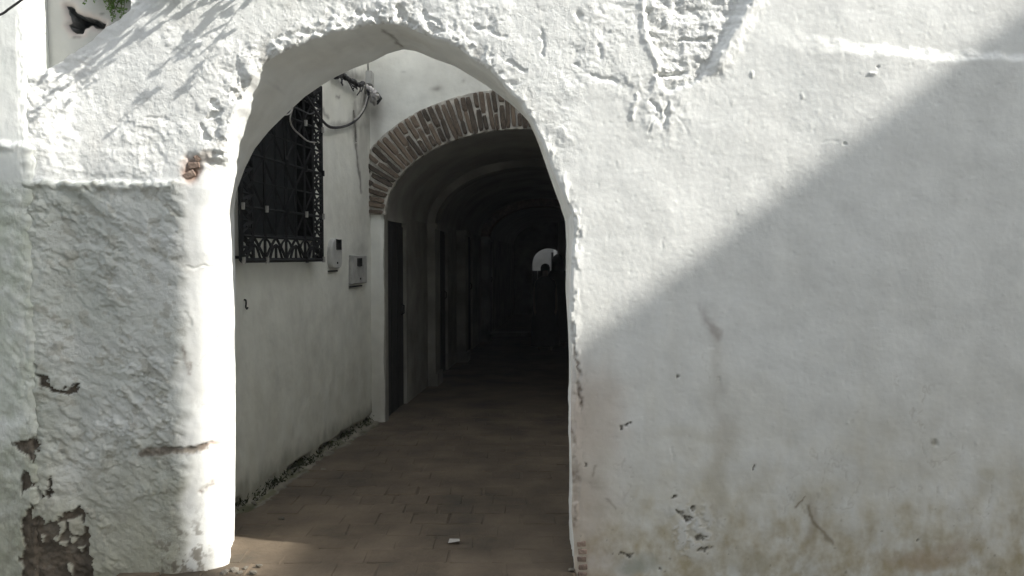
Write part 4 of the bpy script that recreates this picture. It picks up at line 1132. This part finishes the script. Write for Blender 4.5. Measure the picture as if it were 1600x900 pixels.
# ------------------------------------------------------------------ people, backlit far down the passage
def person(name, label, foot, height, mats, robe, hood):
    k = height / 1.75
    t = thing(name, label, 'person', foot)
    V = [(0, 0, .93), (0, 0, 1.10), (0, .01, 1.28), (0, .01, 1.42), (0, 0, 1.50), (0, -.015, 1.58), (0, -.02, 1.66), (0, -.01, 1.72)]
    R = [(.15, .11), (.135, .10), (.155, .11), (.13, .085), (.055, .055), (.072, .085), (.078, .095), (.045, .06)]
    E = [(i, i + 1) for i in range(7)]
    for sx in (-1, 1):
        b = len(V)
        V += [(sx * .10, 0, .84), (sx * .105, -.02 * sx, .48), (sx * .105, .01, .09), (sx * .115, -.13, .035)]
        R += [(.085, .09), (.06, .062), (.042, .045), (.042, .03)]
        E += [(0, b), (b, b + 1), (b + 1, b + 2), (b + 2, b + 3)]
        b = len(V)
        V += [(sx * .17, .01, 1.40), (sx * .21, .02, 1.12), (sx * .215, -.05, .88), (sx * .21, -.08, .79)]
        R += [(.06, .06), (.045, .045), (.033, .034), (.03, .04)]
        E += [(3, b), (b, b + 1), (b + 1, b + 2), (b + 2, b + 3)]
        h = len(V) - 1
        for f_ in range(4):
            b = len(V)
            V += [(sx * .21, -.11 + .022 * f_, .765), (sx * .205, -.115 + .022 * f_, .715 - .012 * (1.5 - abs(1.5 - f_)))]
            R += [(.009, .009), (.007, .007)]
            E += [(h, b), (b, b + 1)]
        b = len(V)
        V += [(sx * .195, -.115, .80), (sx * .19, -.135, .765)]; R += [(.011, .011), (.009, .009)]; E += [(h, b), (b, b + 1)]
    me = bpy.data.meshes.new('body')
    me.from_pydata([(x * k, y * k, z * k) for x, y, z in V], E, [])
    o = bpy.data.objects.new('body', me); C.objects.link(o)
    o.parent = t
    sk = o.modifiers.new('skin', 'SKIN'); sk.use_smooth_shade = True
    for i, sv in enumerate(me.skin_vertices[0].data):
        sv.radius = (R[i][0] * k, R[i][1] * k)
    me.skin_vertices[0].data[0].use_root = True
    ss_ = o.modifiers.new('sub', 'SUBSURF'); ss_.levels = 1; ss_.render_levels = 2
    me.materials.append(mats[0])
    def lathe(prof, nm, mt, n=20):
        VV_ = []; FF = []
        for (rx, ry, oy, z) in prof:
            for i in range(n):
                a_ = 2 * math.pi * i / n
                VV_.append((rx * k * math.cos(a_), (ry * math.sin(a_) + oy) * k, z * k))
        for j in range(len(prof) - 1):
            for i in range(n): FF.append((j * n + i, j * n + (i + 1) % n, (j + 1) * n + (i + 1) % n, (j + 1) * n + i))
        FF.append(tuple(range((len(prof) - 1) * n, len(prof) * n)))
        m_ = bpy.data.meshes.new(nm); m_.from_pydata(VV_, [], FF); m_.materials.append(mt)
        m_.polygons.foreach_set('use_smooth', [True] * len(FF))
        q = bpy.data.objects.new(nm, m_); C.objects.link(q); q.parent = t
        return q
    lathe([(.30, .22, 0, robe), (.27, .19, 0, .7), (.22, .15, 0, .95), (.205, .14, .005, 1.15), (.225, .145, .01, 1.32), (.20, .12, .01, 1.42), (.10, .085, .005, 1.485), (.07, .07, 0, 1.51)], 'coat', mats[1])
    if hood:
        lathe([(.12, .12, 0, 1.46), (.115, .13, .0, 1.56), (.108, .13, -.005, 1.66), (.08, .10, 0, 1.735), (.03, .04, .02, 1.775)], 'hood', mats[1])
    else:
        lathe([(.088, .09, .03, 1.57), (.096, .112, .012, 1.63), (.095, .118, -.002, 1.69), (.072, .09, -.002, 1.74), (.02, .03, 0, 1.765)], 'hair', M_hair)
    return t
def pplace(px, top_py, Y):
    q = at(px, top_py, Y); fz = float(floor_z(Y)); return (q.x, Y, fz), q.z - fz
f, hgt = pplace(852, 413, 15.4)
person('person', 'shorter person in dark clothes standing in front of the far tunnel light', f, hgt, (M_skin, M_cloth1), .10, False)
f, hgt = pplace(872, 399, 16.0)
person('person', 'taller hooded person at the right edge of the far tunnel light', f, hgt, (M_skin, M_cloth2), .12, True)

# ------------------------------------------------------------------ foot of the alley wall: mortar fillet, moss, rubble
m_s = np.linspace(.0, WL - .05, 220); m_t = np.linspace(0, 1, 14)
MS, MT = np.meshgrid(m_s, m_t)
wid = .15 + .07 * fbm(MS * 3, MS * 0, 3) + .05 * fbm(MS * 9, MS * 0 + 4, 3)
mz = .055 * (1 - MT) ** 1.3 * (1 + .9 * fbm(MS * 7, MT * 2, 3)) + .016 * fbm(MS * 18, MT * 6, 3) - .050
MX = W0.x + wd_.x * MS + wn.x * (MT * wid - .05); MY = W0.y + wd_.y * MS + wn.y * (MT * wid - .05)
fcM = np.broadcast_to(np.array((.30, .28, .22)), MS.shape + (3,)).copy()
fcM = mix(fcM, (.13, .115, .09), sm(.4, 1.0, MT + .3 * fbm(MS * 8, MT * 3, 3)))
fcM = mix(fcM, (.035, .04, .02), sm(.30, .05, MT + .35 * fbm(MS * 4 + 9, MT, 3)) * .9)
fcM = mix(fcM, (.09, .10, .035), sm(.05, .25, fbm(MS * 5 + 30, MT * 3, 3)) * .6)
grid_mesh('mortar_fillet', np.stack([MX, MY, mz], -1), fcM, M_floor, fl_o)
mv = []; mf = []
for i in range(1000):
    s = random.uniform(.05, WL - .1)
    dens = float(fbm(np.array([s * 2.4 + 3]), np.array([1.7]), 3)[0])
    if dens < random.uniform(-.25, .3): continue
    n_ = random.uniform(-.03, .035); z0 = random.uniform(-.04, .02)
    p_ = W(s, n_, z0)
    for q in range(2):
        dr = Vector((random.uniform(-1, 1), random.uniform(-1, 1), random.uniform(.3, 1.4))).normalized() * random.uniform(.010, .035)
        sd = Vector((random.uniform(-1, 1), random.uniform(-1, 1), 0)).normalized() * random.uniform(.004, .009)
        b = len(mv); mv += [p_ - sd, p_ + sd, p_ + dr + sd * .4, p_ + dr - sd * .4]; mf.append((b, b + 1, b + 2, b + 3))
tag(raw('moss', mv, mf, M_moss), None, None, None, 'stuff')['label'] = 'dark moss growing along the foot of the alley wall'
stone_me = []
for i in range(4):
    bm = bmesh.new(); bmesh.ops.create_icosphere(bm, subdivisions=1, radius=.5)
    rr = random.Random(i + 5)
    for v_ in bm.verts: v_.co *= rr.uniform(.7, 1.15)
    me = bpy.data.meshes.new('stone'); bm.to_mesh(me); bm.free(); me.materials.append(M_rubble); stone_me.append(me)
for i, (px_, py_, sz) in enumerate([(452, 735, .05), (462, 741, .04), (505, 735, .045), (520, 690, .05), (560, 668, .045), (445, 748, .05), (440, 812, .05), (395, 790, .06), (476, 722, .04), (366, 893, .05), (375, 897, .035), (384, 890, .03), (405, 886, .03), (352, 897, .05), (396, 897, .045), (893, 893, .035)]):
    q = at_z(px_, py_, -.045)
    o = bpy.data.objects.new('stone', stone_me[i % 4]); o.location = (q.x, q.y, -.035); o.scale = (sz * 1.3, sz, sz * .6); o.rotation_euler = (0, 0, i * 1.3)
    C.objects.link(o); o.parent = fl_o; o.matrix_parent_inverse = Matrix.Translation(-Vector(fl_o.location))
q = at_z(709, 846, -.03)
V = [(q.x - .03, q.y - .03, -.027), (q.x + .035, q.y - .01, -.023), (q.x + .03, q.y + .035, -.027), (q.x - .025, q.y + .02, -.02)]
po = raw('paper_scrap', V, [(0, 1, 2, 3)], M_paper); md = po.modifiers.new('t', 'SOLIDIFY'); md.thickness = .002
tag(po, 'small pale scrap of paper lying on the alley floor', 'paper scrap')

# ------------------------------------------------------------------ weeds rooted in the broken wall top
def weed(name, base, n_stem, length, label, lean, leafsize, seed, group='weeds rooted in the broken wall'):
    r = random.Random(seed)
    t = thing(name, label, 'plant', base, group)
    base = Vector(base)
    sm_ = MB(); lv = []; lf = []
    for i in range(n_stem):
        dr = Vector(lean) + Vector((r.uniform(-.8, .8), r.uniform(-.25, .25), r.uniform(-.5, .6)))
        L_ = length * r.uniform(.5, 1.0)
        p0 = base + Vector((r.uniform(-.06, .06), r.uniform(-.02, .05), r.uniform(-.02, .02)))
        p1 = p0 + dr.normalized() * L_ * .5 + Vector((0, 0, L_ * .08))
        p2 = p1 + dr.normalized() * L_ * .5 - Vector((0, 0, L_ * .25))
        c_ = curve([p0, p1, p2], 14)
        sm_.tube(c_, [.003 * (1 - .7 * j / 14) for j in range(15)], 4)
        for j in range(2, 15):
            for q in range(2):
                d_ = Vector((r.uniform(-1, 1), r.uniform(-1, 1), r.uniform(-.8, .8))).normalized()
                l_ = leafsize * r.uniform(.6, 1.2)
                s_ = d_.orthogonal().normalized() * l_ * .33
                s_.rotate(Matrix.Rotation(r.uniform(0, 6.28), 3, d_))
                o = c_[j]; nrm_ = d_.cross(s_).normalized() * l_ * .1
                b = len(lv)
                lv += [o, o + d_ * l_ * .5 + s_, o + d_ * l_, o + d_ * l_ * .5 - s_, o + d_ * l_ * .5 + nrm_]
                lf += [(b, b + 1, b + 4), (b + 1, b + 2, b + 4), (b + 2, b + 3, b + 4), (b + 3, b, b + 4)]
    sm_.build('stem', M_stem, t)
    raw('foliage', lv, lf, M_leaf, t)
    return t
b_ = at(176, -14, 4.22)
weed('weed', b_, 26, .13, 'bright green leafy weed at the top of the shaded wall recess', (0, -.2, -.35), .020, 1)
for i, (px_, py_, Y, L_, n_) in enumerate([(252, -22, 4.08, .20, 4), (300, -40, 4.06, .28, 5), (352, -60, 4.06, .30, 5), (412, -52, 4.06, .28, 4), (160, 64, 4.1, .10, 5), (120, 96, 4.08, .09, 5)]):
    if py_ > 0:
        continue
    b_ = at(px_, py_, Y)
    weed('weed', b_, n_, L_, ['straggling weed at the left end of the broken wall top', 'straggling weed second from the left on the broken wall top', 'straggling weed third from the left on the broken wall top', 'straggling weed furthest right on the broken wall top'][i], (-.1, -.7, .1), .040, 10 + i)

# ------------------------------------------------------------------ houses across the street (they throw the shade seen on the wall)
def across(name, label, lo, hi, win_face):
    t = thing(name, label, 'house', ((lo[0] + hi[0]) / 2, (lo[1] + hi[1]) / 2, 0))
    m = MB(); m.box((lo[0], lo[1], -.3), (hi[0], hi[1], hi[2])); m.build('wall', M_out, t)
    for k in range(4):
        x = lo[0] + (hi[0] - lo[0]) * (k + .5) / 4
        for z in (1.3, 4.6, 7.6):
            m = MB(); m.box((x - .4, hi[1] - .02, z), (x + .4, hi[1] + .02, z + 1.2)); w_ = m.build('window', M_shutter, t)
            m = MB(); m.box((x - .45, hi[1] - .02, z - .08), (x + .45, hi[1] + .08, z - .01)); m.build('sill', M_out, w_)
    return t
# shadow edges on the gateway wall, projected back along the sun
def back(p, y):
    k = (p.y - y) / -SUN.y
    return p + SUN * k
YA = 1.3
ea = back(at(300, 600, D + .03), YA); ta = back(at(200, 284, D), YA)
across('opposite_house', 'tall house across the street behind the viewer, left of the side lane', (ea.x - 4.6, -8, 0), (ea.x, YA, ta.z), 1)
across('opposite_house', 'low house across the street straight behind the viewer', (-9, -8, 0), (ea.x - 4.8, -1.6, 5.0), 1)
eb = back(at(1000, 462, D - .02), YA)       # any point of the diagonal edge; the roof edge runs along y
# line of the shadow: choose the roof edge so that its plane passes through the traced point
cx_ = back(at(1640, -20, D), YA)
lamb = (cx_.x - at(1000, 462, D).x) / SUN.x
zB = at(1000, 462, D).z + SUN.z * lamb
across('opposite_house', 'house across the street behind the viewer, right of the side lane', (cx_.x, -14, 0), (cx_.x + 9, YA, zB), 1)
print('opposite', ea, ta, cx_, zB)

# ------------------------------------------------------------------ thin haze volume, added to imitate lens veil over the dark passage
top = max(ta.z, zB, 13) + .6
m = MB(); m.box((-62, -62, -2.5), (72, 72, top))
hz = m.build('veil_haze', None)
hm = bpy.data.materials.new('veil_volume'); hm.use_nodes = True
hn_ = hm.node_tree.nodes; hn_.clear()
ho_ = hn_.new('ShaderNodeOutputMaterial'); pv_ = hn_.new('ShaderNodeVolumePrincipled')
pv_.inputs['Color'].default_value = (.86, .88, .87, 1); pv_.inputs['Density'].default_value = .0030
hm.node_tree.links.new(pv_.outputs[0], ho_.inputs['Volume'])
hz.data.materials.append(hm)
hz['kind'] = 'stuff'
